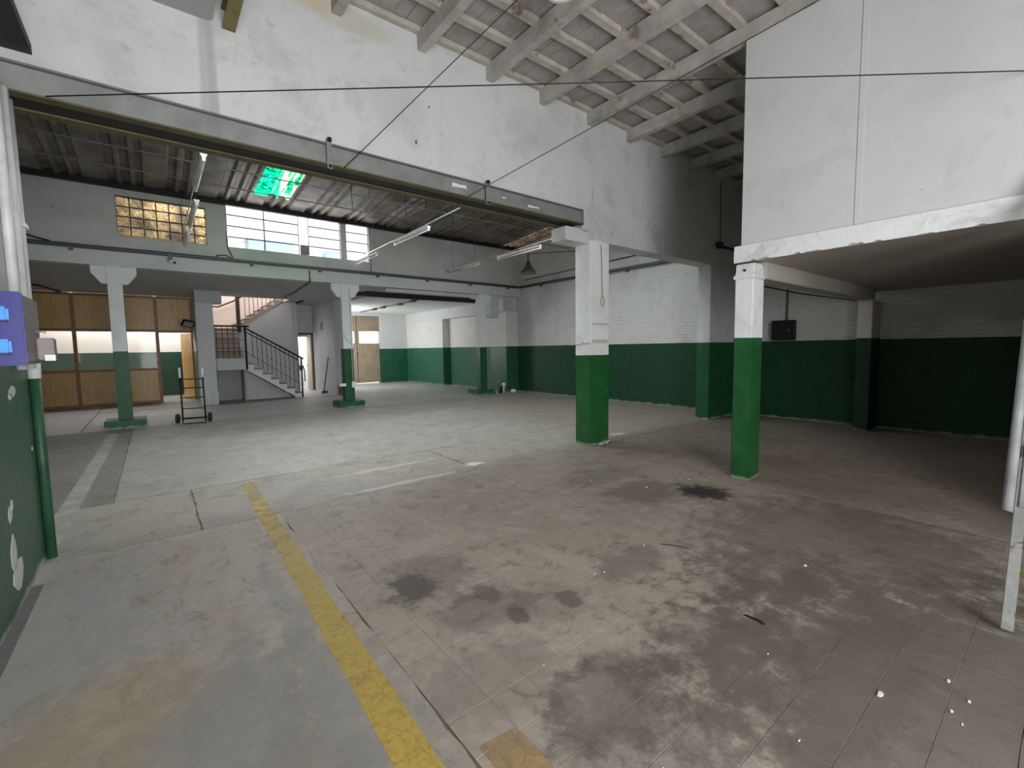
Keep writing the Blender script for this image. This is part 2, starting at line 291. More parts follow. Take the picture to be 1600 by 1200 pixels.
# ------------------------------------------------------------------ mesh helpers
def bm_box(bm, x0, x1, y0, y1, z0, z1):
    v = [bm.verts.new((x, y, z)) for z in (z0, z1) for y in (y0, y1) for x in (x0, x1)]
    for f in ((0, 2, 3, 1), (4, 5, 7, 6), (0, 1, 5, 4), (1, 3, 7, 5), (3, 2, 6, 7), (2, 0, 4, 6)):
        bm.faces.new([v[i] for i in f])
def bm_tube(bm, pts, r, seg=8, caps=True):
    pts = [Vector(p) for p in pts]; rings = []
    for i, p in enumerate(pts):
        d = (pts[min(i+1, len(pts)-1)] - pts[max(i-1, 0)]).normalized()
        a = Vector((0, 0, 1)) if abs(d.z) < 0.9 else Vector((1, 0, 0))
        u = d.cross(a).normalized(); w = d.cross(u)
        rr = r[i] if isinstance(r, (list, tuple)) else r
        rings.append([bm.verts.new(p + (u*math.cos(2*math.pi*k/seg) + w*math.sin(2*math.pi*k/seg))*rr) for k in range(seg)])
    for a, b in zip(rings, rings[1:]):
        for k in range(seg): bm.faces.new((a[k], a[(k+1) % seg], b[(k+1) % seg], b[k]))
    if caps and seg > 2: bm.faces.new(rings[0][::-1]); bm.faces.new(rings[-1])
def bm_prism(bm, poly, axis, a, b):
    # poly of 2D points extruded along axis ('x','y','z') from a to b
    def P(p, t): return {'x': (t, p[0], p[1]), 'y': (p[0], t, p[1]), 'z': (p[0], p[1], t)}[axis]
    A = [bm.verts.new(P(p, a)) for p in poly]; B = [bm.verts.new(P(p, b)) for p in poly]; n = len(poly)
    bm.faces.new(A[::-1]); bm.faces.new(B)
    for i in range(n): bm.faces.new((A[i], A[(i+1) % n], B[(i+1) % n], B[i]))
def bm_lathe(bm, prof, c, seg=24):
    rings = [[bm.verts.new((c[0]+r*math.cos(2*math.pi*k/seg), c[1]+r*math.sin(2*math.pi*k/seg), c[2]+z)) for k in range(seg)] for r, z in prof]
    for a, b in zip(rings, rings[1:]):
        for k in range(seg): bm.faces.new((a[k], a[(k+1) % seg], b[(k+1) % seg], b[k]))
def obj(name, bm, mat, parent=None, bevel=0, smooth=False, origin=None):
    if bevel: bmesh.ops.bevel(bm, geom=bm.edges[:], offset=bevel, segments=2, affect='EDGES', clamp_overlap=True)
    bmesh.ops.recalc_face_normals(bm, faces=bm.faces[:])
    if origin: bmesh.ops.translate(bm, verts=bm.verts[:], vec=-Vector(origin))
    me = D.meshes.new(name); bm.to_mesh(me); bm.free(); me.materials.append(mat)
    if smooth:
        for p in me.polygons: p.use_smooth = True
    o = D.objects.new(name, me); COL.objects.link(o)
    if parent: o.parent = parent; o.matrix_parent_inverse = Matrix.Translation(-parent.location) if parent.location.length else Matrix()
    if origin: o.location = origin
    return o
def box(name, b, mat, parent=None, bevel=0):
    bm = bmesh.new(); bm_box(bm, *b); return obj(name, bm, mat, parent, bevel)
def boxes(name, bs, mat, parent=None, bevel=0):
    bm = bmesh.new()
    for b in bs: bm_box(bm, *b)
    return obj(name, bm, mat, parent, bevel)
def tube(name, pts, r, mat, parent=None, seg=8):
    bm = bmesh.new(); bm_tube(bm, pts, r, seg); return obj(name, bm, mat, parent, smooth=True)
def tag(o, label, cat, group=None, kind=None):
    o['label'] = label; o['category'] = cat
    if group: o['group'] = group
    if kind: o['kind'] = kind
    return o
def thing(name, loc, label, cat, group=None, kind=None):
    o = D.objects.new(name, None); COL.objects.link(o); o.location = loc; o.empty_display_size = 0.1
    bpy.context.view_layer.update()
    return tag(o, label, cat, group, kind)
def struct(o, label, cat='wall'): return tag(o, label, cat, None, 'structure')

# ------------------------------------------------------------------ FLOOR
floor = struct(box('floor', (-6.2, 11.0, -3.6, 22.6, -0.30, -0.010), M_JOINT), 'worn grey and brown concrete workshop floor with cement tiles', 'floor')
def slab(b, mat, name='concrete_slab'):
    x0, x1, y0, y1 = b[:4]; P = []; J = lambda: random.uniform(-.006, .006) + (random.uniform(-.012, 0) if random.random() < .12 else 0)
    nx, ny = max(2, int((x1-x0)/0.12)), max(2, int((y1-y0)/0.12))
    for k in range(nx): P.append((x0+(x1-x0)*k/nx, y0-J() if k else y0))
    for k in range(ny): P.append((x1+J() if k else x1, y0+(y1-y0)*k/ny))
    for k in range(nx): P.append((x1-(x1-x0)*k/nx, y1+J() if k else y1))
    for k in range(ny): P.append((x0-J() if k else x0, y1-(y1-y0)*k/ny))
    bm = bmesh.new(); bm_prism(bm, P, 'z', -0.012, 0.0); return obj(name, bm, mat, floor)
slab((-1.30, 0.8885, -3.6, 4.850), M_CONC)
slab((-6.2, 0.245, 4.865, 6.38), M_STRIP); slab((0.26, 3.30, 4.865, 6.38), M_STRIP); slab((3.315, 10.7, 4.865, 6.38), M_STRIP)
slab((-0.42, 10.7, 6.395, 12.6), M_SCREED); slab((-6.2, -0.435, 6.395, 12.6), M_DARKF)
slab((-6.2, -1.27, 12.615, 22.6), M_PALE); slab((-1.25, 5.0, 12.615, 16.2), M_PALE); slab((-1.25, 5.0, 16.21, 22.6), M_SCREED)
slab((5.01, 7.6, 12.615, 22.6), M_PALE); slab((7.61, 10.7, 12.615, 22.6), M_PALE)
slab((5.292, 10.7, -3.6, 4.85), M_BROWN)
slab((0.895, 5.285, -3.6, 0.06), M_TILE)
# cement tiles 22 cm
tsz = 0.22; tiles = []
for i in range(20):
    for j in range(22):
        x0, y0 = 0.89 + i*tsz, 0.06 + j*tsz
        if y0 + tsz > 4.92: continue
        p = px((x0+tsz/2, y0+tsz/2, 0))
        q = [px((x0+a*tsz, y0+b*tsz, 0)) for a, b in ((0, 0), (1, 0), (1, 1), (0, 1))]
        ar = 0
        if p and all(q) and -20 < p[0] < 1620 and p[1] < 1230:
            ar = abs(sum(q[k][0]*q[(k+1) % 4][1]-q[(k+1) % 4][0]*q[k][1] for k in range(4)))
        tiles.append((ar, x0, y0))
tiles.sort(reverse=True)
def tile_bm(w, d, z0, z1, bev):
    bm = bmesh.new(); h = w/2; k = d/2
    bot = [bm.verts.new((sx*h, sy*k, z0)) for sx, sy in ((-1, -1), (1, -1), (1, 1), (-1, 1))]
    mid = [bm.verts.new((sx*h, sy*k, z1-bev)) for sx, sy in ((-1, -1), (1, -1), (1, 1), (-1, 1))]
    top = [bm.verts.new((sx*(h-bev), sy*(k-bev), z1)) for sx, sy in ((-1, -1), (1, -1), (1, 1), (-1, 1))]
    for a, b in ((bot, mid), (mid, top)):
        for n in range(4): bm.faces.new((a[n], a[(n+1) % 4], b[(n+1) % 4], b[n]))
    bm.faces.new(top); bm.faces.new(bot[::-1]); return bm
box('grout_bed', (0.89, 5.28, 0.06, 4.86, -0.0115, -0.0024), plain('dusty_grout', (0.27, 0.23, 0.195), 0.9, 0, 0.3, 4), floor)
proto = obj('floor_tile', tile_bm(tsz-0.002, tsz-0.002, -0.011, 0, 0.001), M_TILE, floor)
rest = bmesh.new()
for n, (ar, x0, y0) in enumerate(tiles):
    z = random.uniform(-0.0010, 0.0)
    if n < 300:
        o = proto if n == 0 else proto.copy()
        if n: COL.objects.link(o)
        o.location = (x0+tsz/2, y0+tsz/2, z)
        o.rotation_euler = (random.uniform(-.0025, .0025), random.uniform(-.0025, .0025), random.uniform(-.004, .004))
    else:
        b = tile_bm(tsz-0.002, tsz-0.002, -0.011, 0, 0.001); bmesh.ops.translate(b, verts=b.verts[:], vec=(x0+tsz/2, y0+tsz/2, z))
        me = D.meshes.new('t'); b.to_mesh(me); b.free(); rest.from_mesh(me); D.meshes.remove(me)
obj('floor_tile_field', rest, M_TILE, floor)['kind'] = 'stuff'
def strip(name, L, R, mat, z=0.0012):
    bm = bmesh.new(); a = [bm.verts.new((x, y, z)) for x, y in L]; b = [bm.verts.new((x, y, z)) for x, y in R]
    a2 = [bm.verts.new((x, y, z-0.001)) for x, y in L]; b2 = [bm.verts.new((x, y, z-0.001)) for x, y in R]
    for i in range(len(L)-1):
        bm.faces.new((a[i], a[i+1], b[i+1], b[i]))
        bm.faces.new((a2[i], a2[i+1], a[i+1], a[i])); bm.faces.new((b2[i], b2[i+1], b[i+1], b[i]))
    return obj(name, bm, mat, floor)
ys = [1.0 + 0.25*i for i in range(22)]
yl = strip('painted_line', [(0.60+0.022*y+random.uniform(-.006, .006), y) for y in ys], [(0.755+0.020*y+random.uniform(-.006, .006), y) for y in ys], M_YEL)
yl['label'] = 'worn yellow painted lane line'
strip('painted_line', [(-0.86+0.012*(y-6), y) for y in range(5, 13)], [(-0.70+0.012*(y-6), y) for y in range(5, 13)], M_FADE)['label'] = 'faded pale lane line'
strip('painted_patch', [(0.93, 1.10), (0.93, 1.42)], [(1.10, 1.10), (1.105, 1.40)], M_OCHP)['label'] = 'ochre paint patch'
kb = bmesh.new(); bm_box(kb, -0.752, -0.69, 2.6, 4.40, -0.01, 0.010)
obj('kerb_strip', kb, plain('grey_kerb', (0.17, 0.165, 0.165), 0.8), floor)

# ------------------------------------------------------------------ WALLS hall A
WT = 5.25
wb = bmesh.new()
bm_box(wb, 0.60, 10.62, 4.88, 5.20, 3.70, WT)                    # main wall above the beam
bm_box(wb, 5.30, 5.46, 4.88, 5.20, 3.40, 3.70)
bm_box(wb, 5.46, 10.62, 4.88, 5.20, 3.28, 3.70)
bm_box(wb, -1.30, 0.53, 4.915, 5.20, 3.70, WT)
bm_prism(wb, [(0.53, 4.915), (0.60, 4.88), (0.60, 5.2), (0.53, 5.2)], 'z', 3.70, WT)
struct(obj('wall_center', wb, M_WALLC), 'stained white plaster wall above the long steel beam')
lw = bmesh.new(); bm_box(lw, -1.30, -0.75, -3.6, 5.04, 0, 3.48); bm_box(lw, -1.30, -0.75, -3.6, 4.915, 3.48, WT)
struct(obj('wall_left', lw, M_PIER), 'chipped green and white painted wall at left edge with pipes')
rw = bmesh.new(); bm_box(rw, 10.62, 10.95, -3.6, 13.05, 0, 5.9)
struct(obj('wall_right', rw, M_BRICKY), 'long painted brick wall, white above green')
gw = bmesh.new()
bm_box(gw, -1.30, -0.70, -3.6, -3.4, 0, WT); bm_box(gw, 1.95, 10.95, -3.6, -3.4, 0, WT); bm_box(gw, -0.70, 1.95, -3.6, -3.4, 3.35, WT)
struct(obj('wall_front', gw, M_PLASTG), 'street wall with assumed wide open gateway behind the viewer')

struct(box('wall_gate_light_block', (5.42, 5.52, -3.4, -0.15, 0, 2.55), M_PLASTG), 'unseen wall added under the mezzanine to block gate light')  # added out of view to keep gate light off the brick wall
struct(box('floor_street', (-8, 16, -16, -3.6, -0.3, -0.01), plain('street_paving', (0.5, 0.49, 0.47), 0.9)), 'sunlit pale pavement outside the assumed gateway behind the viewer', 'pavement')
# near columns
def column(label, parts, cat='column'):
    return thing('support_column', parts, label, cat, 'painted columns')
c = column('broad square column in mid hall with dangling wire loop, green below white', (5.69, 5.01, 0))
box('shaft', (5.46, 5.92, 4.85, 5.18, 0, 3.28), M_COLN, c, 0.012)
box('corbel', (4.95, 5.46, 4.88, 5.20, 3.22, 3.42), M_PLAST, c, 0.01)
cv = bmesh.new()
bm_tube(cv, [(5.70, 4.84, 3.22), (5.72, 4.838, 2.95), (5.72, 4.838, 2.7), (5.735, 4.838, 2.42)], 0.004, 6)
obj('hanging_wire', cv, M_BLACK, c, smooth=True)
cv = bmesh.new()
bm_tube(cv, [(5.735+0.035*math.cos(a), 4.836, 2.33+0.085*math.sin(a)) for a in [k*math.pi/8 for k in range(17)]], 0.006, 6)
obj('wire_loop', cv, plain('yellow_wire', (0.45, 0.30, 0.08), 0.5), c, smooth=True)
box('wall_socket', (5.435, 5.46, 4.95, 5.01, 1.66, 1.72), M_WENAM, c, 0.004)
tube('surface_cable', [(5.455, 5.17, 1.63), (5.452, 5.0, 1.655), (5.452, 4.86, 1.655)], 0.004, M_GREYP, c, 6)
boxes('tape_band', [(5.50, 5.90, 4.846, 4.852, 1.95, 1.985), (5.50, 5.90, 4.846, 4.852, 1.66, 1.72)], plain('old_tape', (0.60, 0.55, 0.48), 0.7), c)
bm = bmesh.new()
for k in range(9):
    x = 5.62 + random.uniform(0, .28); bm_box(bm, x, x+random.uniform(.015, .05), 4.80, 4.86, 0, random.uniform(.012, .035))
obj('plaster_crumbs', bm, M_FLAKE, c)['kind'] = 'stuff'

c = column('wide pier against the brick wall beyond the mezzanine post, speckled green base', (9.9, 5.03, 0))
box('shaft', (9.22, 10.62, 4.87, 5.16, 0, 3.28), wall_mat('pier_far_paint', green=(0.02, 0.10, 0.04), thr=1.66, grime=0.7), c, 0.01)
c = column('slim post carrying the mezzanine corner, bright green below white', (5.52, 2.44, 0))
box('shaft', (5.38, 5.66, 2.34, 2.55, 0, 2.36), M_COLB, c, 0.012)
box('collar_band', (5.365, 5.68, 2.325, 2.565, 2.355, 2.405), M_PEEL, c, 0.01)
bm = bmesh.new(); bm_prism(bm, [(5.38, 2.405), (5.62, 2.405), (5.66, 2.44), (5.60, 2.53), (5.40, 2.53)], 'y', 2.34, 2.55)
obj('capital', bm, M_PEEL, c, 0.008)
for dx in (0.05, 0.16): box('capital_bolt', (5.37, 5.385, 2.38+dx, 2.40+dx, 2.44, 2.465), M_BLACK, c)
c = column('dim post by the brick wall at the far end of mezzanine beam', (10.3, 2.42, 0))
box('shaft', (10.06, 10.62, 2.32, 2.54, 0, 2.36), wall_mat('dim_post_paint', white=(0.66, 0.62, 0.55), green=(0.012, 0.05, 0.022), thr=1.69, grime=0.4), c, 0.01)

# mezzanine box
mz = bmesh.new()
bm_box(mz, 5.41, 5.50, -3.4, 2.50, 2.74, 5.0); bm_box(mz, 5.50, 10.62, 2.41, 2.50, 2.74, 5.0)
mzw = struct(obj('wall_mezzanine', mz, M_BOXW), 'white boarded wall of raised mezzanine room at upper right')
box('joint_batten', (5.403, 5.412, 1.375, 1.43, 2.742, 5.0), M_BOXW, mzw, 0.004)
box('joint_batten', (5.404, 5.412, -0.30, -0.25, 2.74, 5.0), M_BOXW, mzw, 0.003)
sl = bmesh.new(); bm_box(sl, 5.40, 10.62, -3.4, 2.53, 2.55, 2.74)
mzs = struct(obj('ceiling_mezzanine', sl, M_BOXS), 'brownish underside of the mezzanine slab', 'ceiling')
# peeling slab edge: fascia with ragged lower edge
bm = bmesh.new(); N = 300; prev = None; chip = 0; cd_ = 0
for i in range(N+1):
    y = 2.56 - i*(5.96/N)
    if chip <= 0 and random.random() < 0.10 and i > 8: chip = random.randint(2, 9); cd_ = random.uniform(0.008, 0.035)
    rag = cd_*random.uniform(.5, 1) if chip > 0 else random.uniform(0, .003); chip -= 1
    zb = 2.545 + rag
    cur = [bm.verts.new((5.366, y, zb)), bm.verts.new((5.363, y, 2.65)), bm.verts.new((5.370, y, 2.735)), bm.verts.new((5.402, y, 2.742)), bm.verts.new((5.402, y, zb+0.004))]
    if prev:
        for k in range(4): bm.faces.new((prev[k], prev[k+1], cur[k+1], cur[k]))
        bm.faces.new((prev[4], prev[0], cur[0], cur[4]))
    else: bm.faces.new(cur)
    prev = cur
bm.faces.new(prev[::-1])
obj('peeling_fascia', bm, M_PEEL, mzs)
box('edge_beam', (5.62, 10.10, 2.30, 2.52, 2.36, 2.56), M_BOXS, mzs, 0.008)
tube('soffit_cable', [(5.7, 2.6, 2.36), (7.5, 2.61, 2.345), (9.6, 2.6, 2.37), (10.6, 2.7, 2.40)], 0.010, M_BLACK, mzs, 6)

# ------------------------------------------------------------------ steel beam
bmr = thing('steel_beam', (2.2, 4.98, 3.48), 'long grey double steel beam with ochre flanges under white wall', 'beam')
boxes('web_plate', [(-0.75, 5.30, 4.872, 4.885, 3.49, 3.68)], M_STEELG, bmr)
boxes('top_flange', [(-0.75, 5.30, 4.83, 4.93, 3.68, 3.695)], plain('dark_flange', (0.20, 0.20, 0.20), 0.5, 0.2), bmr)
boxes('lower_flange', [(-0.75, 5.30, 4.83, 4.93, 3.478, 3.492)], M_OCHD, bmr)
boxes('lower_flange', [(-0.75, 5.30, 5.15, 5.25, 3.478, 3.492)], M_OCHD, bmr)
boxes('web_plate', [(-0.75, 5.30, 5.195, 5.208, 3.49, 3.70)], M_STEELG, bmr)
boxes('gap_shade_fill', [(-0.75, 5.30, 4.90, 5.19, 3.494, 3.69)], M_DARKST, bmr)  # dark filler painted in for the shaded gap between the two beams
box('end_plate', (5.285, 5.30, 4.84, 4.93, 3.47, 3.70), M_STEELG, bmr)
for x in (1.52, 3.48):
    s = box('clamp_strap', (x-0.025, x+0.025, 4.822, 4.832, 3.44, 3.73), M_STEELG, bmr, 0.003)
    box('clamp_bolt', (x-0.018, x+0.018, 4.79, 4.825, 3.70, 3.735), M_BLACK, s); box('clamp_bolt', (x-0.012, x+0.012, 4.80, 4.825, 3.45, 3.475), M_BLACK, s)
bm = bmesh.new()
for x0, x1, z0, z1 in ((2.98, 3.2, 3.58, 3.63), (3.75, 3.82, 3.58, 3.61), (4.2, 4.42, 3.55, 3.585)):
    bm_prism(bm, [(x0, z0), ((x0+x1)/2, z0+0.008), (x1, z0+0.01), (x1-0.02, z1), ((x0+x1)/2, z1-0.01), (x0+0.01, z1)], 'y', 4.869, 4.873)
obj('paint_scrape', bm, M_WENAM, bmr)
# dark channel at upper left
bm = bmesh.new()
bm_box(bm, -0.78, -0.56, 1.0, 4.93, 3.80, 3.815); bm_box(bm, -0.575, -0.56, 1.0, 4.93, 3.815, 3.87)
tag(obj('steel_channel', bm, M_RUST), 'dark speckled steel channel running into the white wall at upper left corner', 'steel channel')
# dropped slab + ochre beam
ds = struct(box('ceiling_slab', (-1.3, 0.585, -3.4, 4.95, 4.50, 4.62), wall_mat('grey_slab', white=(0.40, 0.40, 0.40), grime=0.6)), 'grey concrete slab soffit at top left above the wall', 'ceiling')
ob = thing('ochre_beam', (0.70, 1.0, 4.46), 'ochre painted steel joist end poking down at top left beside grey slab', 'beam')
boxes('flange', [(0.655, 0.755, -3.3, 4.90, 4.46, 4.475)], M_OCHRE, ob); boxes('web', [(0.70, 0.712, -3.3, 4.90, 4.475, 4.62)], M_OCHRE, ob)
boxes('flange', [(0.655, 0.755, -3.3, 4.90, 4.62, 4.635)], M_OCHRE, ob)

# ------------------------------------------------------------------ hall A roof
CZ = 5.0
roof = struct(box('ceiling_main', (-1.3, 10.9, -3.6, 5.2, 5.262, 5.34), M_LIME), 'limewashed timber joist ceiling with battens and clay tiles', 'ceiling')
jx = [0.95+0.0, 1.62, 2.57, 3.53, 4.44, 5.42, 6.38, 7.38, 8.33, 9.27, 10.2]
for i, x in enumerate(jx[1:]):
    bm = bmesh.new(); y0, y1 = -3.4, 4.90
    n = 14; pr = None
    for k in range(n+1):
        y = y0+(y1-y0)*k/n; j = random.uniform(-.004, .004)
        cur = [bm.verts.new((x+j, y, CZ-0.0+j)), bm.verts.new((x+0.10+j, y, CZ+j)), bm.verts.new((x+0.10+j, y, CZ+0.18)), bm.verts.new((x+j, y, CZ+0.18))]
        if pr:
            for q in range(4): bm.faces.new((pr[q], pr[(q+1) % 4], cur[(q+1) % 4], cur[q]))
        else: bm.faces.new(cur)
        pr = cur
    bm.faces.new(pr[::-1]); obj('joist', bm, M_JOIST, roof)
by = [4.845-0.455*k for k in range(10)]
for k, y in enumerate(by):
    w = 0.09 if k else 0.07
    bm = bmesh.new(); n = 20; pr = None
    for q in range(n+1):
        x = 0.8+(10.6-0.8)*q/n; j = random.uniform(-.006, .006)
        cur = [bm.verts.new((x, y-w/2+j, CZ+0.165)), bm.verts.new((x, y+w/2+j, CZ+0.165)), bm.verts.new((x, y+w/2+j, CZ+0.225)), bm.verts.new((x, y-w/2+j, CZ+0.225))]
        if pr:
            for z in range(4): bm.faces.new((pr[z], pr[(z+1) % 4], cur[(z+1) % 4], cur[z]))
        else: bm.faces.new(cur)
        pr = cur
    bm.faces.new(pr[::-1]); obj('batten', bm, M_BATT, roof)
rt_list = []
for k in range(10):
    yc = by[k]-0.2275
    for i in range(int((10.6-0.85)/0.155)):
        xc = 0.93+0.155*i; p = px((xc, yc, CZ+0.23)); a = 0
        if p and -30 < p[0] < 1630 and p[1] > -30 and not (xc > 5.9 and p[0] > 1165): a = 1/((xc**2+yc**2+13)**1.0)
        rt_list.append((a, xc, yc))
rt_list.sort(reverse=True)
rproto = obj('roof_tile', tile_bm(0.150, 0.447, 0.0, 0.03, 0.002), M_RTILE, roof); rest = bmesh.new()
for n, (a, xc, yc) in enumerate(rt_list):
    z = CZ+0.227+random.uniform(0, .006)
    if n < 300:
        o = rproto if n == 0 else rproto.copy()
        if n: COL.objects.link(o)
        o.location = (xc, yc, z); o.rotation_euler = (random.uniform(-.008, .008), random.uniform(-.01, .01), random.uniform(-.01, .01))
    else:
        b = tile_bm(0.150, 0.447, 0, 0.03, 0.002); bmesh.ops.translate(b, verts=b.verts[:], vec=(xc, yc, z))
        me = D.meshes.new('t'); b.to_mesh(me); b.free(); rest.from_mesh(me); D.meshes.remove(me)
obj('roof_tile_field', rest, M_RTILE, roof)['kind'] = 'stuff'

# ------------------------------------------------------------------ window wall (Y = 12.9)
WY0, WY1 = 12.92, 13.10
wb = bmesh.new()
wins = [(-0.43, 1.16, 4.13, 4.97), (1.57, 3.22, 4.13, 5.17), (3.22, 3.43, 4.13, 5.17), (3.43, 4.27, 4.13, 5.17), (4.42, 5.06, 4.13, 5.17)]
bm_box(wb, -6.2, 10.62, WY0, WY1, 3.76, 4.13)
bm_box(wb, -6.2, -0.43, WY0, WY1, 4.13, 5.22); bm_box(wb, -0.43, 1.16, WY0, WY1, 4.97, 5.22); bm_box(wb, 1.16, 1.57, WY0, WY1, 4.13, 5.22)
bm_box(wb, 4.27, 4.42, WY0, WY1, 4.13, 5.22); bm_box(wb, 5.06, 10.62, WY0, WY1, 4.13, 5.22)
bm_box(wb, 1.57, 5.06, WY0, WY1, 5.17, 5.22)
struct(obj('wall_back', wb, M_GREYW), 'grey rendered upper wall holding the clerestory windows')
bm = bmesh.new(); bm_box(bm, -6.2, 10.62, 12.80, 13.10, 3.45, 3.765)
mb = struct(obj('trim_1', bm, M_WHITEW), 'pale concrete ledge beam spanning above the rear columns', 'ledge beam')
def barwin(i, x0, x1, z0, z1, cols, label):
    t = thing('window_%d' % i, ((x0+x1)/2, 13.0, z0), label, 'window', None, 'structure')
    r = 0.012; rows = 4
    boxes('window_frame', [(x0, x1, 12.96, 12.99, z0, z0+.02), (x0, x1, 12.96, 12.99, z1-.02, z1), (x0, x0+.02, 12.96, 12.99, z0+.02, z1-.02), (x1-.02, x1, 12.96, 12.99, z0+.02, z1-.02)], M_GREYSTONE, t)
    for k in range(1, rows): box('glazing_bar', (x0+.02, x1-.02, 12.96, 12.985, z0+(z1-z0)*k/rows-r, z0+(z1-z0)*k/rows+r), M_DARKST, t)
    for k in range(1, cols): box('mullion', (x0+(x1-x0)*k/cols-r, x0+(x1-x0)*k/cols+r, 12.95, 12.985, z0+.02, z1-.02), M_DARKST, t)
    for a in range(cols):
        for b in range(rows):
            box('pane', (x0+(x1-x0)*a/cols+.012, x0+(x1-x0)*(a+1)/cols-.012, 12.970, 12.974, z0+(z1-z0)*b/rows+.012, z0+(z1-z0)*(b+1)/rows-.012), M_WGLASS, t)
barwin(1, 1.57, 3.20, 4.13, 5.17, 2, 'widest bright clerestory window with two columns of panes')
barwin(2, 3.43, 4.27, 4.13, 5.17, 1, 'medium bright clerestory window right of the narrow slot')
barwin(3, 4.42, 5.06, 4.13, 5.17, 1, 'small bright clerestory window at right end of the row')
sb = thing('window_4', (3.315, 13.0, 4.13), 'narrow bright slot with grey block between two clerestory windows', 'window', None, 'structure')
box('sill_block', (3.22, 3.42, 12.93, 13.08, 4.15, 4.40), M_GREYSTONE, sb); box('pane', (3.21, 3.42, 12.97, 12.974, 4.42, 5.16), M_WGLASS, sb)
gb = thing('window_5', (0.36, 13.0, 4.13), 'glass block window with painted amber backlight below the roof at left', 'window', None, 'structure')
gp = None
boxes('grout_frame', [(-0.43, 1.16, 12.96, 13.05, 4.13, 4.145), (-0.43, 1.16, 12.96, 13.05, 4.955, 4.97)] +
      [(-0.43+1.59*k/7-.008, -0.43+1.59*k/7+.008, 12.97, 13.04, 4.145, 4.955) for k in range(8)] +
      [(-0.43, 1.16, 12.97, 13.04, 4.13+.84*k/4-.008, 4.13+.84*k/4+.008) for k in range(1, 4)], M_DARKST, gb)
for a in range(7):
    for b in range(4):
        x0 = -0.43+1.59*a/7+.008; z0 = 4.13+.84*b/4+.008
        bm = bmesh.new(); bm_box(bm, x0, x0+1.59/7-.016, 12.955, 13.05, z0, z0+.84/4-.016); obj('glass_block', bm, M_GBLOCK, gb, 0.012)

# neighbours seen through the clerestory
nb = tag(box('neighbour_wall', (-6, 16, 24.0, 24.5, 3.8, 9.5), M_WHITEOUT), 'sunlit pale neighbouring wall seen through the clerestory windows', 'building')
sh = thing('rooftop_shed', (3.5, 18.0, 4.9), 'blue grey rooftop shed seen low in the widest clerestory window', 'shed')
box('wall', (2.77, 4.21, 17.75, 18.5, 4.9, 5.45), M_SHED, sh); box('roof', (2.70, 4.28, 17.7, 18.6, 5.45, 5.49), M_WHITEOUT, sh)
sh = thing('rooftop_tank', (5.65, 17.8, 3.7), 'small blue grey rooftop tank seen in the medium clerestory window', 'tank')
bm = bmesh.new(); bm_lathe(bm, [(0.001, 0), (0.45, 0), (0.45, 1.5), (0.40, 1.6), (0.12, 1.65), (0.001, 1.65)], (5.65, 17.8, 3.7)); obj('body', bm, M_SHED, sh, smooth=True)
bm = bmesh.new(); bm_lathe(bm, [(0.001, 0), (0.14, 0), (0.14, 0.05), (0.001, 0.05)], (5.65, 17.8, 5.35)); obj('lid', bm, M_WHITEOUT, sh)

# ------------------------------------------------------------------ back hall roof of profiled sheets
SL = 0.07
def rz(y): return 5.21+SL*(12.95-y)
prof = [(0, 0), (0.30, 0), (0.34, 0.07), (0.44, 0.07), (0.48, 0.0), (0.54, 0.0), (0.58, 0.07), (0.66, 0.07), (0.70, 0.0), (0.76, 0), (0.80, 0.07), (0.86, 0.07), (0.90, 0)]
PW = 0.96
broof = thing('ceiling_back', (3, 9, 5.4), 'dark weathered profiled sheet roof over the rear hall', 'ceiling', None, 'structure')
def sheet(x0, y0, y1, mat, parent, name='roof_sheet', xs=0, xe=PW, lift=0.0):
    bm = bmesh.new(); P = [(x, z) for x, z in prof if xs <= x <= xe]
    if P[0][0] > xs: P.insert(0, (xs, P[0][1]))
    if P[-1][0] < xe: P.append((xe, 0))
    A = [[bm.verts.new((x0+x, y, rz(y)+z+lift+e)) for x, z in P] for y, e in ((y0, 0), (y1, 0), (y1, 0.012), (y0, 0.012))]
    for q in range(4):
        a, b = A[q], A[(q+1) % 4]
        for k in range(len(P)-1): bm.faces.new((a[k], a[k+1], b[k+1], b[k]))
    for k in (0, len(P)-1): bm.faces.new([A[q][k] for q in range(4)])
    return obj(name, bm, mat, parent)
x = -5.63; rows = [(5.0, 7.8), (7.75, 10.5), (10.45, 12.96)]
while x < 10.5:
    for r, (a, b) in enumerate(rows):
        mat = M_SHEET; nm = 'roof_sheet'
        if r == 2 and abs(x-2.10) < 0.45:
            s1 = sheet(x, a, b-0.8, M_GSKY, broof, nm, 0, 0.76); s1['label'] = 'green translucent roof sheet'
            sheet(x, a, b-0.8, M_SHEET, broof, nm, 0.76, PW); sheet(x, b-0.8, b, M_SHEET, broof, nm, 0, PW)
            continue
        if r == 2 and x > 9.0:
            s1 = sheet(x, a, b, M_LITBRICK, broof, nm, 0.2, PW); s1['label'] = 'tan translucent sheet added in place of lit brick'; sheet(x, a, b, M_SHEET, broof, nm, 0, 0.2); continue  # translucent sheet added to stand in for the lit brick at the wall top
        if r == 0 and -0.8 < x < 7.0: mat = M_CLEAR  # unseen clear sheets added to pass fill light into the rear hall
        sheet(x, a, b, mat, broof, nm, 0, PW, 0.001*(r % 2))
    x += PW
box('eave_beam', (-6.1, 10.6, 12.82, 12.915, 5.10, 5.20), M_DARKST, broof)
box('eave_closure', (-6.1, 10.6, 12.93, 13.0, 5.16, 5.32), M_DARKST, broof)
box('purlin', (-6.1, 10.6, 7.6, 7.72, rz(7.7)-0.16, rz(7.7)-0.005), M_DARKST, broof)
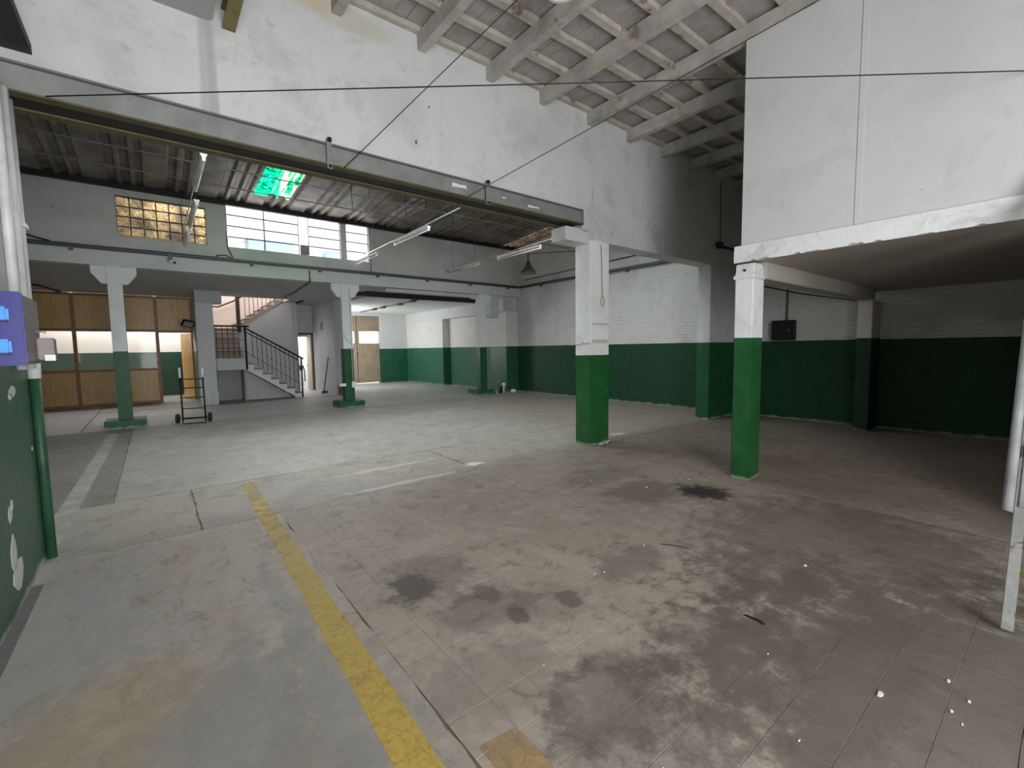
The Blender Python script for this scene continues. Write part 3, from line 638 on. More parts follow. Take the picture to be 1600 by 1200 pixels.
for yy, zz in ((9.3, 4.74), (10.3, 4.74)):
    tr = thing('tie_rod', (3, yy, zz), 'thin pale rod under the rear roof, %s the camera side' % ('nearer' if yy < 10 else 'farther from'), 'rod', 'roof tie rods')
    tube('rod', [(-5, yy, zz+.02), (3, yy, zz), (10.61, yy, zz)], 0.011, M_STEELG, tr, 6)
    for q, xx in enumerate((3.7, 5.0, 6.3, 7.9)):
        tube('hanger', [(xx, yy, zz), (xx-0.03, yy-0.02, rz(yy)+0.03)], 0.007, M_BLACK, tr, 5)
struct(box('wall_back_left', (-6.2, -6.0, 5.0, 22.6, 0, 5.9), M_PLASTG), 'far left side wall of the rear hall')
struct(box('wall_divider', (-6.2, -1.3, 4.9, 5.2, 0, 5.9), M_PLASTG), 'dividing wall left of the entrance bay')
box('gable_strip', (-1.3, 10.62, 5.02, 5.2, 5.25, 5.95), M_PLAST, broof)

# ------------------------------------------------------------------ rear columns
def rear_col(x0, x1, label, hl=True, hr=True):
    xc = (x0+x1)/2; c = thing('support_column', (xc, 12.93, 0), label, 'column', 'painted columns')
    box('plinth', (xc-0.35, xc+0.35, 12.62, 13.28, 0, 0.18), wall_mat('plinth_paint', green=(0.02, 0.10, 0.05), thr=3, grime=0.5), c, 0.012)
    box('shaft', (x0, x1, 12.80, 13.05, 0.18, 3.45), M_COLR, c, 0.01)
    for s in (-1, 1):
        if (s < 0 and not hl) or (s > 0 and not hr): continue
        e = x0 if s < 0 else x1
        bm = bmesh.new(); bm_prism(bm, [(e, 3.45), (e+s*0.25, 3.45), (e+s*0.25, 3.30), (e+s*0.09, 3.08), (e, 3.08)], 'y', 12.84, 13.02)
        obj('haunch', bm, M_COLR, c, 0.006)
    return c
c = rear_col(-0.66, -0.42, 'rear green and white column in front of the wood partition')
c = rear_col(4.18, 4.45, 'rear green and white column right of the stairs with white conduit')
tube('conduit', [(4.40, 12.785, 0.72), (4.40, 12.785, 1.9), (4.40, 12.785, 3.3)], 0.012, M_WPIPE, c, 6)
box('junction_box', (4.36, 4.46, 12.74, 12.80, 0.55, 0.72), M_WENAM, c, 0.006); box('socket', (4.02, 4.20, 12.77, 12.81, 0.60, 0.68), M_WENAM, c, 0.006)
tube('loose_wire', [(4.19, 12.79, 2.05), (4.28, 12.78, 1.9), (4.40, 12.78, 1.78)], 0.005, M_GREYP, c, 5)
c = rear_col(8.80, 9.08, 'rear green and white column nearest the brick wall', False, True)

# black steel beam in right bay, box by third column
tag(box('black_beam', (4.55, 8.70, 12.88, 12.98, 3.15, 3.27), M_BLACK), 'black steel beam between the two right rear columns', 'beam')
wbx = thing('wall_cabinet', (9.53, 13.05, 2.68), 'white box bracket hung under the ledge beside the last column', 'box')
box('body', (9.34, 9.70, 12.9, 13.25, 2.68, 3.45), M_WHITEW, wbx, 0.01); box('bracket', (9.10, 9.36, 12.93, 13.0, 2.72, 2.80), M_WHITEW, wbx)
# conduit runs
cd = thing('conduit_run', (3, 12.78, 3.77), 'dark grey conduit along the ledge and round onto the brick wall', 'conduit')
tube('pipe', [(-5.9, 12.77, 3.80), (2, 12.77, 3.80), (10.50, 12.77, 3.79)], 0.045, M_GREYP, cd, 8)
tube('pipe', [(10.55, 12.72, 3.79), (10.55, 9, 3.79), (10.55, 5.26, 3.79)], 0.045, M_GREYP, cd, 8)
for k in range(8): box('pipe_clip', (-1.2+1.6*k, -1.13+1.6*k, 12.73, 12.81, 3.70, 3.78), M_GREYP, cd)
for k in range(4): box('pipe_clip', (10.54, 10.62, 6.2+1.8*k, 6.27+1.8*k, 3.70, 3.78), M_GREYP, cd)
tag(tube('cable', [(10.59, 12.5, 4.02), (10.6, 10.6, 4.06), (10.59, 8.3, 4.10), (10.6, 5.3, 4.15)], 0.012, M_BLACK), 'thin black cable above the conduit on the brick wall', 'cable')
tag(tube('cable', [(1.56, 12.90, 4.5), (1.57, 12.89, 4.1), (1.64, 12.87, 3.92), (1.66, 12.86, 3.84), (1.52, 12.86, 3.92), (1.35, 12.86, 3.90), (1.28, 12.86, 3.83)], 0.012, M_BLACK), 'black cable curling down left of the widest clerestory window', 'cable')
tag(tube('cable', [(5.09, 12.90, 5.1), (5.08, 12.90, 4.4), (5.10, 12.89, 3.82)], 0.012, M_GREYP), 'grey cable dropping right of the small clerestory window', 'cable')
tag(tube('cable', [(3.37, 12.78, 3.72), (3.38, 12.79, 3.44), (3.45, 13.4, 3.43), (3.52, 14.7, 3.43), (3.56, 15.0, 3.41), (3.60, 16.9, 3.43)], 0.022, M_GREYP), 'grey cable crossing the soffit in front of the stairs', 'cable')
tag(tube('cable', [(-1.95, 12.75, 3.98), (-1.7, 12.75, 3.90), (-1.45, 12.75, 3.84)], 0.016, M_BLACK), 'short black cable above the ledge beside the left pier', 'cable')
tag(tube('cable', [(-3.2, 15.4, 3.43), (-2.6, 15.9, 3.36), (-2.2, 17.0, 3.40), (-2.0, 18.6, 3.42)], 0.025, M_BLACK), 'black hose under the soffit above the wood partition', 'hose')
cc = thing('ceiling_conduit', (7.4, 16, 3.32), 'black conduit with junction boxes on the white annex ceiling', 'conduit')
cpts = [(7.49, 20.4, 3.32), (7.43, 18.6, 3.32), (7.39, 17.6, 3.32), (7.44, 16.1, 3.32), (7.34, 14.85, 3.32), (7.32, 13.3, 3.32)]
tube('pipe', cpts, 0.018, M_BLACK, cc, 6)
for p in cpts[1:5]: box('junction_box', (p[0]-.06, p[0]+.06, p[1]-.18, p[1]+.18, 3.28, 3.345), M_BLACK, cc, 0.008)
tube('pipe', [(5.0, 13.2, 3.33), (7.3, 13.25, 3.33), (8.7, 13.2, 3.33)], 0.018, M_BLACK, cc, 6)
# security camera
sc_ = thing('security_camera', (0.45, 12.75, 3.6), 'small white security camera on the ledge left of the stairs', 'camera')
bm = bmesh.new(); bm_tube(bm, [(0.40, 12.74, 3.66), (0.50, 12.62, 3.60)], 0.035, 10); obj('body', bm, M_WENAM, sc_, smooth=True)
tube('bracket', [(0.42, 12.80, 3.72), (0.42, 12.74, 3.67)], 0.014, M_WENAM, sc_, 6)
bm = bmesh.new(); bm_tube(bm, [(0.50, 12.62, 3.60), (0.506, 12.613, 3.597)], 0.028, 10); obj('lens', bm, M_BLACK, sc_)

# fluorescent fittings
def fluo(x, y0, y1, z, label, twin=True):
    t = thing('fluorescent_light', (x, (y0+y1)/2, z), label, 'light', 'hanging fluorescent lights')
    bm = bmesh.new(); bm_prism(bm, [(x-0.045, z+0.04), (x+0.045, z+0.04), (x+0.03, z+0.0), (x-0.03, z+0.0)], 'y', y0, y1); obj('housing', bm, M_WENAM, t)
    for yy in (y0, y1-0.05): box('lamp_holder', (x-0.02, x+0.02, yy, yy+0.05, z-0.06, z), M_WENAM, t)
    tube('lamp_tube', [(x, y0+.03, z-0.04), (x, y1-.03, z-0.04)], 0.018, M_TUBE, t, 10)
    for yy in (y0+.2, y1-.2): tube('hanger', [(x, yy, z+0.04), (x, yy, rz(yy)+0.02)], 0.004, M_GREYP, t, 5)
fluo(0.70, 7.5, 9.0, 4.24, 'hanging tube light nearest the steel beam at left'); fluo(0.72, 9.2, 11.0, 4.08, 'hanging tube light in front of the glass block window'); fluo(0.72, 11.4, 12.75, 4.04, 'hanging tube light touching the wall below glass blocks')
fluo(4.65, 8.55, 10.25, 4.12, 'hanging tube light right of the clerestory windows'); fluo(4.65, 11.3, 12.8, 4.06, 'hanging tube light overlapping the small clerestory window')
fluo(7.55, 8.3, 10.05, 4.06, 'hanging tube light left of the broad column'); fluo(7.55, 10.95, 12.6, 4.07, 'hanging tube light between window wall and pendant lamp')
for x, a, b, z, l in ((0.7, 5.25, 12.9, 4.34, 'left'), (4.65, 5.25, 12.9, 4.20, 'middle'), (7.55, 5.25, 12.9, 4.15, 'right')):
    tag(tube('support_wire', [(x, a, z+.05), (x, 9, z), (x, b, z-0.04)], 0.010, M_WPIPE), 'thin rail carrying the %s row of tube lights' % l, 'wire', 'light rails')
# pendant
pd = thing('pendant_lamp', (8.95, 10.4, 3.85), 'dark bell shaped industrial pendant lamp before the brick wall', 'lamp')
bm = bmesh.new(); bm_lathe(bm, [(0.235, 0.0), (0.24, 0.02), (0.235, 0.05), (0.19, 0.10), (0.10, 0.20), (0.065, 0.30), (0.05, 0.36), (0.03, 0.37), (0.001, 0.37)], (8.95, 10.4, 3.82)); obj('shade', bm, M_PEND, pd, smooth=True)
bm = bmesh.new(); bm_lathe(bm, [(0.001, 0.02), (0.22, 0.025), (0.232, 0.0)], (8.95, 10.4, 3.82)); obj('rim', bm, M_STEELG, pd, smooth=True)
tube('stem', [(8.95, 10.4, 4.18), (8.95, 10.4, 4.40)], 0.02, M_PEND, pd, 6)
tube('arm', [(8.95, 10.4, 4.40), (10.62, 10.0, 4.62)], 0.012, M_GREYP, pd, 6)
# ceiling lamp of hall A
cl = thing('ceiling_lamp', (3.05, 3.04, 4.72), 'round white enamel ceiling lamp cut by the top edge', 'lamp')
bm = bmesh.new(); bm_lathe(bm, [(0.001, 0.02), (0.13, 0.02), (0.155, 0.0), (0.16, 0.015), (0.12, 0.09), (0.05, 0.13), (0.001, 0.13)], (3.05, 3.04, 4.765)); obj('shade', bm, M_WENAM, cl, smooth=True)
tube('stem', [(3.05, 3.04, 4.82), (3.05, 3.04, 5.2)], 0.012, M_GREYP, cl, 6)
# wires of hall A
tag(tube('overhead_wire', [(-0.5, 4.82, 3.49), (2.45, 2.575, 3.57), (5.402, 0.33, 3.66)], 0.0045, M_BLACK), 'long black wire crossing from the beam to the mezzanine wall', 'wire')
tag(tube('overhead_wire', [(1.66, 4.82, 3.475), (3.02, 3.58, 5.02)], 0.0045, M_BLACK), 'taut black wire rising from the beam to the joists at centre', 'wire')
tag(tube('overhead_wire', [(3.19, 4.82, 3.49), (4.3, 3.28, 4.25), (5.38, 1.78, 5.0)], 0.0045, M_BLACK), 'taut black wire rising from the beam towards mezzanine top', 'wire')
bk = thing('wall_bracket', (9.8, 4.84, 3.66), 'dark pipe bracket on the white wall left of the mezzanine corner', 'bracket')
tube('arm', [(9.30, 4.80, 3.67), (9.9, 4.80, 3.67), (10.55, 4.80, 3.66)], 0.03, M_DARKST, bk, 8); box('flange', (9.42, 9.56, 4.78, 4.88, 3.64, 3.76), M_DARKST, bk, 0.01)
tube('cable', [(9.5, 4.83, 3.76), (9.48, 4.83, 5.0)], 0.008, M_BLACK, bk, 5)

# black box on brick wall
eb = thing('fuse_box', (10.55, 3.92, 1.66), 'black fuse box on the brick wall below the mezzanine', 'electrical box')
box('body', (10.42, 10.62, 3.72, 4.14, 1.68, 2.10), M_NAVY, eb, 0.012); box('lid', (10.405, 10.42, 3.74, 4.12, 1.70, 2.08), M_NAVY, eb, 0.005)
box('latch', (10.395, 10.407, 3.77, 3.80, 1.88, 1.91), M_STEELG, eb); tube('conduit', [(10.58, 3.90, 2.10), (10.58, 3.90, 2.75)], 0.02, M_GREYP, eb, 6)

# ------------------------------------------------------------------ left pier equipment
eb = thing('socket_box', (-0.63, 3.7, 1.55), 'blue power socket box with two light blue sockets on left wall', 'electrical box')
box('body', (-0.75, -0.53, 3.52, 3.95, 1.55, 1.93), M_GREYBOX, eb, 0.012)
fc = box('face_plate', (-0.75, -0.525, 3.50, 3.525, 1.545, 1.935), M_BLUE, eb, 0.008)
for z in (1.64, 1.81):
    s = box('socket', (-0.68, -0.575, 3.475, 3.502, z-0.035, z+0.045), M_LBLUE, eb, 0.012)
    boxes('socket_lip', [(-0.675, -0.58, 3.47, 3.478, z-0.035, z-0.028)], M_NAVY, s)
box('switch_block', (-0.53, -0.46, 3.82, 3.93, 1.57, 1.70), M_GREYBOX, eb, 0.006); box('switch_label', (-0.50, -0.455, 3.81, 3.822, 1.565, 1.60), M_WENAM, eb)
tube('lever', [(-0.53, 3.80, 1.735), (-0.50, 3.80, 1.737), (-0.485, 3.80, 1.73)], 0.006, M_STEELG, eb, 6)
for k, (yy, r) in enumerate(((4.55, 0.03), (4.80, 0.03))):
    tag(tube('wall_pipe', [(-0.712, yy, 1.5), (-0.712, yy, 2.6), (-0.712, yy, 3.48)], r, M_WPIPE), 'white vertical pipe on the left pier, %s' % ('behind socket box' if k == 0 else 'the one farther back'), 'pipe', 'pier pipes')
pp = thing('drain_pipe', (-0.72, 4.98, 0), 'pipe at pier corner painted green below and white above', 'pipe')
tube('lower_pipe', [(-0.72, 4.98, 0), (-0.72, 4.98, 1.5)], 0.032, M_GPIPE, pp, 10); tube('upper_pipe', [(-0.72, 4.98, 1.5), (-0.72, 4.98, 3.47)], 0.03, M_WPIPE, pp, 10)
tube('coupling', [(-0.72, 4.98, 1.42), (-0.72, 4.98, 1.54)], 0.04, M_WENAM, pp, 10); box('pipe_clip', (-0.75, -0.68, 4.93, 5.03, 2.55, 2.58), M_WPIPE, pp)
bm = bmesh.new()
for (y, z, w, h) in ((4.42, 1.36, 0.10, 0.07), (4.35, 1.33, 0.05, 0.05), (4.06, 0.62, 0.05, 0.11), (4.12, 0.66, 0.03, 0.07), (4.05, 0.36, 0.10, 0.22), (4.12, 0.22, 0.16, 0.18), (4.85, 0.9, 0.02, 0.03)):
    n = 9; bm_prism(bm, [(y+w*random.uniform(.6, 1)*math.cos(2*math.pi*k/n), z+h/1.6*random.uniform(.6, 1)*math.sin(2*math.pi*k/n)) for k in range(n)], 'x', -0.752, -0.7475)
obj('paint_chip_patch', bm, plain('bare_plaster', (0.62, 0.61, 0.58), 0.9), D.objects['wall_left'])

# ------------------------------------------------------------------ annex shell
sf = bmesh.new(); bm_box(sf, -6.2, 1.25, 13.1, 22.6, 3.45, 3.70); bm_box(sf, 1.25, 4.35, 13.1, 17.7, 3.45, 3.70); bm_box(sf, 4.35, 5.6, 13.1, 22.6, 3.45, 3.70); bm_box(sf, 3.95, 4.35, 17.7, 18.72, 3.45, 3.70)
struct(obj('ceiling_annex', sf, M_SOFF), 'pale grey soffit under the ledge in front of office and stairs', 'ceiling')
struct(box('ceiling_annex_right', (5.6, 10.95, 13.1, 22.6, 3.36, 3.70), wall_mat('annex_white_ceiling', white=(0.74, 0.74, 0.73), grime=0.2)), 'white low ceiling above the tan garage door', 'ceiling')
struct(boxes('wall_annex_back', [(5.6, 7.18, 21.2, 21.5, 0, 3.36), (8.68, 10.95, 21.2, 21.5, 0, 3.36), (7.18, 8.68, 21.2, 21.5, 3.22, 3.36)], wall_mat('annex_back_paint', green=(0.022, 0.11, 0.06), thr=1.66, grime=0.2)), 'white and green end wall around the tan garage door')
M_BRA = wall_mat('annex_brick', white=(0.72, 0.71, 0.69), green=(0.03, 0.13, 0.075), thr=1.67, brick='y', grime=0.4)
ar = struct(box('wall_annex_right', (10.42, 10.95, 13.05, 21.3, 0, 3.36), M_BRA), 'green and white brick side wall of the annex')
box('wall_step', (10.10, 10.43, 17.6, 21.2, 0, 2.92), M_BRA, ar); box('lintel', (10.06, 10.43, 13.1, 21.2, 2.92, 3.37), M_PLAST, ar)
box('pilaster', (10.06, 10.62, 12.95, 13.95, 0, 2.95), wall_mat('annex_pilaster', white=(0.70, 0.69, 0.67), green=(0.03, 0.11, 0.065), thr=1.67, grime=0.3), ar, 0.01)
struct(box('wall_block', (5.15, 5.62, 16.7, 21.2, 0, 3.45), wall_mat('block_paint', white=(0.72, 0.72, 0.72), grime=0.3)), 'white stub wall beside the small door where the broom leans')
# far garage door
gd = thing('door_1', (7.93, 21.25, 0), 'tan boarded garage door with two bright window lights', 'door', None, 'structure')
x = 7.20
k = 0
while x < 8.66:
    w = 0.121
    if x+w > 8.67: w = 8.67-x
    win = (7.20 <= x < 7.46) or (7.66 < x+w/2 < 8.62)
    if win: boxes('door_board', [(x, x+w-.008, 21.24, 21.28, 0.06, 1.93), (x, x+w-.008, 21.24, 21.28, 2.50, 3.20)], M_GDOOR, gd)
    else: box('door_board', (x, x+w-.008, 21.24, 21.28, 0.06, 3.20), M_GDOOR, gd)
    x += 0.121
boxes('door_backing', [(7.18, 8.68, 21.28, 21.30, 0.06, 1.92), (7.18, 8.68, 21.28, 21.30, 2.51, 3.22), (7.47, 7.66, 21.28, 21.30, 1.9, 2.55)], M_GDOOR, gd)
for a, b in ((7.21, 7.46), (7.67, 8.62)): box('door_window', (a, b, 21.262, 21.266, 1.93, 2.50), M_WGLASS, gd)
box('door_handle', (7.55, 7.58, 21.22, 21.24, 1.2, 1.5), M_BLACK, gd); box('meeting_rail', (7.56, 7.575, 21.23, 21.24, 0.06, 3.2), M_DARKST, gd)
tag(box('outside_wall', (6.0, 10.0, 26.0, 26.3, -0.3, 3.6), M_WHITEOUT), 'sunlit wall outside glimpsed through the garage door lights', 'building')

# wooden partition and office
pt = thing('office_partition', (-1.0, 18.75, 0), 'wood and glass office partition with oak panels', 'partition')
PX = [-4.6, -3.7, -2.72, -1.80, -0.83, 0.15]
P0, P1 = 18.70, 18.78
for x in PX: box('post', (x-0.045, x+0.045, P0, P1, 0, 3.42), M_WOOD, pt, 0.004)
for z in (0.03, 1.09, 2.33, 3.40):
    for a, b in zip(PX, PX[1:]): box('rail', (a+.045, b-.045, P0+.005, P1-.005, z-0.04, z+0.04), M_WOOD, pt, 0.004)
for a, b in zip(PX, PX[1:]):
    box('lower_panel', (a+.045, b-.045, P0+.03, P0+.05, 0.07, 1.05), M_PANEL, pt); box('upper_panel', (a+.045, b-.045, P0+.03, P0+.05, 2.37, 3.36), M_PANEL, pt)
    box('pane', (a+.045, b-.045, P0+.038, P0+.042, 1.13, 2.29), M_GLASS, pt)
box('post', (1.07, 1.15, P0, P1, 0, 3.42), M_WOOD, pt, 0.004); box('rail', (0.195, 1.07, P0, P1, 2.27, 2.35), M_WOOD, pt); box('rail', (0.195, 1.07, P0, P1, 3.36, 3.44), M_WOOD, pt)
box('upper_panel', (0.195, 1.07, P0+.03, P0+.05, 2.35, 3.36), M_PANEL, pt)
bm = bmesh.new()
for x, z0, z1 in ((-1.74, 1.35, 1.65), (0.09, 1.35, 1.62)): bm_box(bm, x-.02, x+.02, P0-.02, P0, z0, z1)
obj('latch', bm, M_WENAM, pt)
dr = thing('door_2', (1.07, 18.78, 0), 'open oak office door beside the partition', 'door', None, 'structure')
bm = bmesh.new(); bm_box(bm, -0.84, 0, -0.02, 0.02, 0.02, 2.26); lf = obj('door_leaf', bm, M_PANEL, dr); lf.location = (0, 0, 0); lf.matrix_parent_inverse = Matrix(); lf.rotation_euler = (0, 0, math.radians(-72))
struct(boxes('wall_office', [(-6.0, 1.3, 21.3, 21.6, 0, 3.45), (1.10, 1.26, 18.78, 21.3, 0, 3.45)], wall_mat('office_paint', white=(0.78, 0.76, 0.73), green=(0.015, 0.06, 0.035), thr=1.64, grime=0.1)), 'white and dark green wall of the office behind the partition')
struct(box('wall_stair_side', (1.10, 1.26, 16.75, 18.70, 0, 3.45), wall_mat('stairside_sunlit_paint', green=(0.10, 0.22, 0.13), thr=1.65, grime=0.2)), 'narrow white return wall between partition and stairs')  # sunlight on the wainscot put into its paler green
c = thing('support_column', (1.28, 16.57, 0), 'white column at the foot of the stairwell holding a floodlight', 'column', 'painted columns')
box('shaft', (1.06, 1.50, 16.38, 16.75, 0, 3.08), wall_mat('stair_column_white', white=(0.66, 0.67, 0.68), grime=0.2), c, 0.01); box('cap', (1.06, 1.74, 16.36, 16.77, 3.08, 3.45), M_SOFF, c, 0.01)
box('base_repair', (1.30, 1.51, 16.365, 16.40, 0, 0.42), M_PLAST, c, 0.008)
fl = thing('floodlight', (0.92, 16.35, 2.35), 'black square floodlight on the stairwell column', 'light')
bm = bmesh.new(); bm_box(bm, -0.16, 0.16, -0.03, 0.03, -0.11, 0.11); o = obj('housing', bm, M_BLACK, fl, 0.01); o.matrix_parent_inverse = Matrix(); o.rotation_euler = (math.radians(35), math.radians(12), math.radians(25))
bm = bmesh.new(); bm_box(bm, -0.12, 0.12, -0.036, -0.031, -0.08, 0.08); o2 = obj('glass', bm, plain('floodlight_glass', (0.25, 0.26, 0.28), 0.2), fl); o2.matrix_parent_inverse = Matrix(); o2.rotation_euler = o.rotation_euler
fl.location = (0.86, 16.32, 2.45); tube('arm', [(0.93, 16.38, 2.40), (1.07, 16.45, 2.38)], 0.015, M_BLACK, fl, 6)

# ------------------------------------------------------------------ stairs
st = thing('staircase', (2.8, 17.4, 0), 'white concrete staircase with brown treads and landing', 'stairs')
NR, RH = 8, 0.175; TX = [4.02-0.24*k for k in range(8)]
Y0, Y1 = 16.88, 17.75
for k in range(7):
    box('riser', (TX[k]-0.24, TX[k], Y0+.02, Y1, RH*k+0.0, RH*(k+1)-0.03), M_PLAST if k else M_PLAST, st)
    box('tread', (TX[k]-0.25, TX[k]+0.025, Y0, Y1, RH*(k+1)-0.03, RH*(k+1)), M_TREAD, st, 0.004)
bm = bmesh.new()
poly = [(3.86, 0.0), (4.02, 0.0)]
for k in range(7): poly += [(TX[k], RH*(k+1)-.03), (TX[k]-0.24, RH*(k+1)-.03)]
poly += [(2.34, 1.37), (2.34, 1.03)]
bm_prism(bm, poly, 'y', Y0-0.03, Y0+0.02); obj('stringer', bm, wall_mat('stringer_white', white=(0.85, 0.85, 0.85), grime=0.1), st)
bm = bmesh.new(); bm_prism(bm, [(3.86, 0.0), (2.34, 1.03), (2.34, 1.1), (3.95, 0.0)], 'y', Y0+.02, Y1); obj('underside', bm, M_PLAST, st)
box('landing', (1.50, 2.34, Y0-.03, 17.78, 1.03, 1.40), M_PLAST, st, 0.006)
box('tread', (1.50, 2.36, Y0-.03, 17.78, 1.40, 1.415), M_TREAD, st)
for k in range(6):
    y = 17.78+0.24*k; z = 1.40+RH*k
    box('riser', (1.26, 2.38, y, y+0.24, z-0.1, z+RH-.025), M_RISER, st); box('tread', (1.26, 2.40, y-.02, y+.25, z+RH-.025, z+RH), M_TREAD, st, 0.003)
zt = 1.40+RH*6
box('landing', (1.26, 2.40, 19.22, 20.2, zt-0.2, zt), M_RISER, st)
for k in range(8):
    x = 2.40+0.25*k; z = zt+RH*k
    box('riser', (x, x+0.25, 18.78, 20.0, z-.08, z+RH-.03), M_RISER, st); box('tread', (x-.02, x+.26, 18.76, 20.0, z+RH-.03, z+RH), M_TREAD, st, 0.003)
bm = bmesh.new(); bm_prism(bm, [(2.40, 0), (4.22, 0), (4.22, 3.45), (4.0, 3.45), (2.40, zt+0.0)], 'y', 18.72, 18.78); obj('spandrel_wall', bm, wall_mat('spandrel', white=(0.58, 0.59, 0.61), grime=0.2), st)
bm = bmesh.new(); bm_prism(bm, [(2.40, zt-0.06), (2.40, zt+0.03), (4.25, zt+1.33), (4.25, zt+1.24)], 'y', 18.70, 18.76); obj('edge_trim', bm, M_RISER, st)
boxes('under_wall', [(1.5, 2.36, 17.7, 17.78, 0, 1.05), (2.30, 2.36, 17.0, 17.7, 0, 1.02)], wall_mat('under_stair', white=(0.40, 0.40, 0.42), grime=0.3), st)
bm = bmesh.new(); bm_prism(bm, [(2.36, 0.0), (3.80, 0.0), (2.36, 1.0)], 'y', 17.30, 17.36); obj('under_wall', bm, wall_mat('under_stair_light', white=(0.6, 0.6, 0.62), grime=0.2), st)
# railing
rl = thing('stair_railing', (3.2, 16.9, 0), 'dark iron railing of the lower stair flight and landing', 'railing')
def zst(x): return 1.40 - (2.34-x)*-1*0.0 if x < 2.34 else 1.40-(x-2.34)*(1.40/1.92)
tube('handrail', [(2.42, 16.9, 2.36), (4.12, 16.9, 1.33)], 0.028, M_RAIL, rl, 8); tube('lower_rail', [(2.42, 16.9, 2.24), (3.95, 16.9, 1.29)], 0.018, M_BLACK, rl, 6)
tube('lower_rail', [(2.42, 16.9, 1.58), (4.0, 16.9, 0.45)], 0.008, M_BLACK, rl, 6)
for k in range(11):
    x = 2.58+0.135*k; tube('baluster', [(x, 16.9, zst(x)+0.02 if k else 1.42), (x, 16.9, 2.36-(x-2.42)*0.606)], 0.009, M_BLACK, rl, 5)
    box('collar', (x-.014, x+.014, 16.886, 16.914, zst(x)+0.5, zst(x)+0.55), M_BLACK, rl)
tube('newel', [(4.03, 16.86, 0), (4.03, 16.86, 1.40)], 0.028, M_BLACK, rl, 8); tube('newel', [(2.38, 16.84, 1.03), (2.38, 16.84, 2.44)], 0.03, M_BLACK, rl, 8)
tube('handrail', [(1.52, 16.88, 2.43), (2.50, 16.88, 2.43)], 0.028, M_RAIL, rl, 8)
for k in range(5): tube('baluster', [(1.60+0.15*k, 16.88, 1.40), (1.60+0.15*k, 16.88, 2.42)], 0.010, M_BLACK, rl, 5)
for z in (1.62, 1.98, 2.3): tube('cross_bar', [(1.52, 16.88, z), (2.38, 16.88, z)], 0.008, M_BLACK, rl, 5)
tube('post', [(1.53, 16.86, 0), (1.53, 16.86, 2.45)], 0.03, M_BLACK, rl, 6)
rl2 = thing('stair_railing', (3, 18.74, 2.4), 'pinkish dark railing of the upper stair flight', 'railing')
box('newel', (2.40, 2.52, 18.66, 18.76, 2.30, 3.62), M_RAIL, rl2)
for k in range(9):
    x = 2.70+0.14*k; z = zt+RH*(int((x-2.40)/0.25)+1); tube('baluster', [(x, 18.82, z), (x, 18.82, z+0.95)], 0.010, M_BLACK, rl2, 5)
tube('handrail', [(2.5, 18.82, zt+1.05), (4.0, 18.82, zt+2.1)], 0.028, M_RAIL, rl2, 6)
tag(tube('wall_handrail', [(1.30, 19.9, 3.30), (2.0, 19.95, 3.28), (2.5, 19.95, 3.52), (3.2, 19.95, 4.0)], 0.03, M_RAIL), 'dark handrail on the pinkish stairwell wall', 'handrail')
struct(boxes('wall_stairwell', [(1.10, 5.2, 20.15, 20.3, 2.2, 4.9), (1.10, 1.26, 18.8, 20.15, 3.45, 4.9), (4.35, 4.5, 17.7, 20.15, 3.45, 4.9), (1.1, 4.5, 17.55, 17.7, 3.70, 4.9)], M_CREAM), 'pinkish cream wall lining the upper stairwell')
dmat = wall_mat('door_wall', white=(0.58, 0.58, 0.60), grime=0.2)
struct(boxes('wall_stair_back', [(2.4, 4.42, 19.5, 19.6, 0, 2.3), (4.22, 4.42, 18.78, 19.6, 0, 3.45), (5.26, 5.3, 19.5, 19.6, 0, 3.45), (4.42, 5.26, 19.5, 19.6, 2.33, 3.45)], dmat), 'grey white wall around the small open door')
d3 = thing('door_3', (5.2, 19.55, 0), 'small open pale wood door to a bright room', 'door', None, 'structure')
boxes('door_frame', [(4.42, 4.46, 19.46, 19.62, 0, 2.33), (5.12, 5.16, 19.46, 19.62, 0, 2.33), (4.42, 5.16, 19.46, 19.62, 2.27, 2.33)], M_DFRAME, d3)
bm = bmesh.new(); bm_box(bm, -0.66, 0, -0.02, 0.02, 0.02, 2.26); lf = obj('door_leaf', bm, M_DOORW, d3); lf.matrix_parent_inverse = Matrix(); lf.location = (-0.10, 0.02, 0); lf.rotation_euler = (0, 0, math.radians(-89))
bm = bmesh.new(); bm_box(bm, -0.62, -0.50, -0.05, -0.02, 1.0, 1.03); h = obj('door_handle', bm, M_DARKST, d3); h.matrix_parent_inverse = Matrix(); h.location = (-0.10, 0.02, 0); h.rotation_euler = lf.rotation_euler
struct(boxes('wall_back_room', [(3.6, 6.0, 22.2, 22.4, 0, 3.45), (3.9, 4.0, 19.6, 22.2, 0, 3.45)], M_PLAST), 'bright white wall inside the small back room')
tag(box('wall_switch_plate', (5.13, 5.152, 18.05, 18.3, 2.4, 2.7), M_GREYSTONE), 'grey plate high on the stub wall above the broom', 'wall plate')
br = thing('broom', (5.02, 17.75, 0), 'dark broom leaning on the white stub wall right of the small door', 'broom')
tube('handle', [(5.0, 17.78, 0.06), (5.12, 17.45, 1.36)], 0.018, M_STICK, br, 6); box('brush_head', (4.92, 5.12, 17.68, 17.80, 0, 0.09), plain('broom_bristle', (0.12, 0.06, 0.045), 0.9), br, 0.015)
tag(box('bag_on_newel', (3.96, 4.06, 16.79, 16.83, 0.92, 1.12), plain('brown_leather', (0.10, 0.075, 0.06), 0.7), None, 0.015), 'small brown pouch hanging on the stair newel post', 'pouch')
D.objects['bag_on_newel'].name = 'hanging_pouch'
dp = thing('rag_strip', (4.1, 16.84, 0.5), 'dark strap dangling from the stair newel post', 'strap')
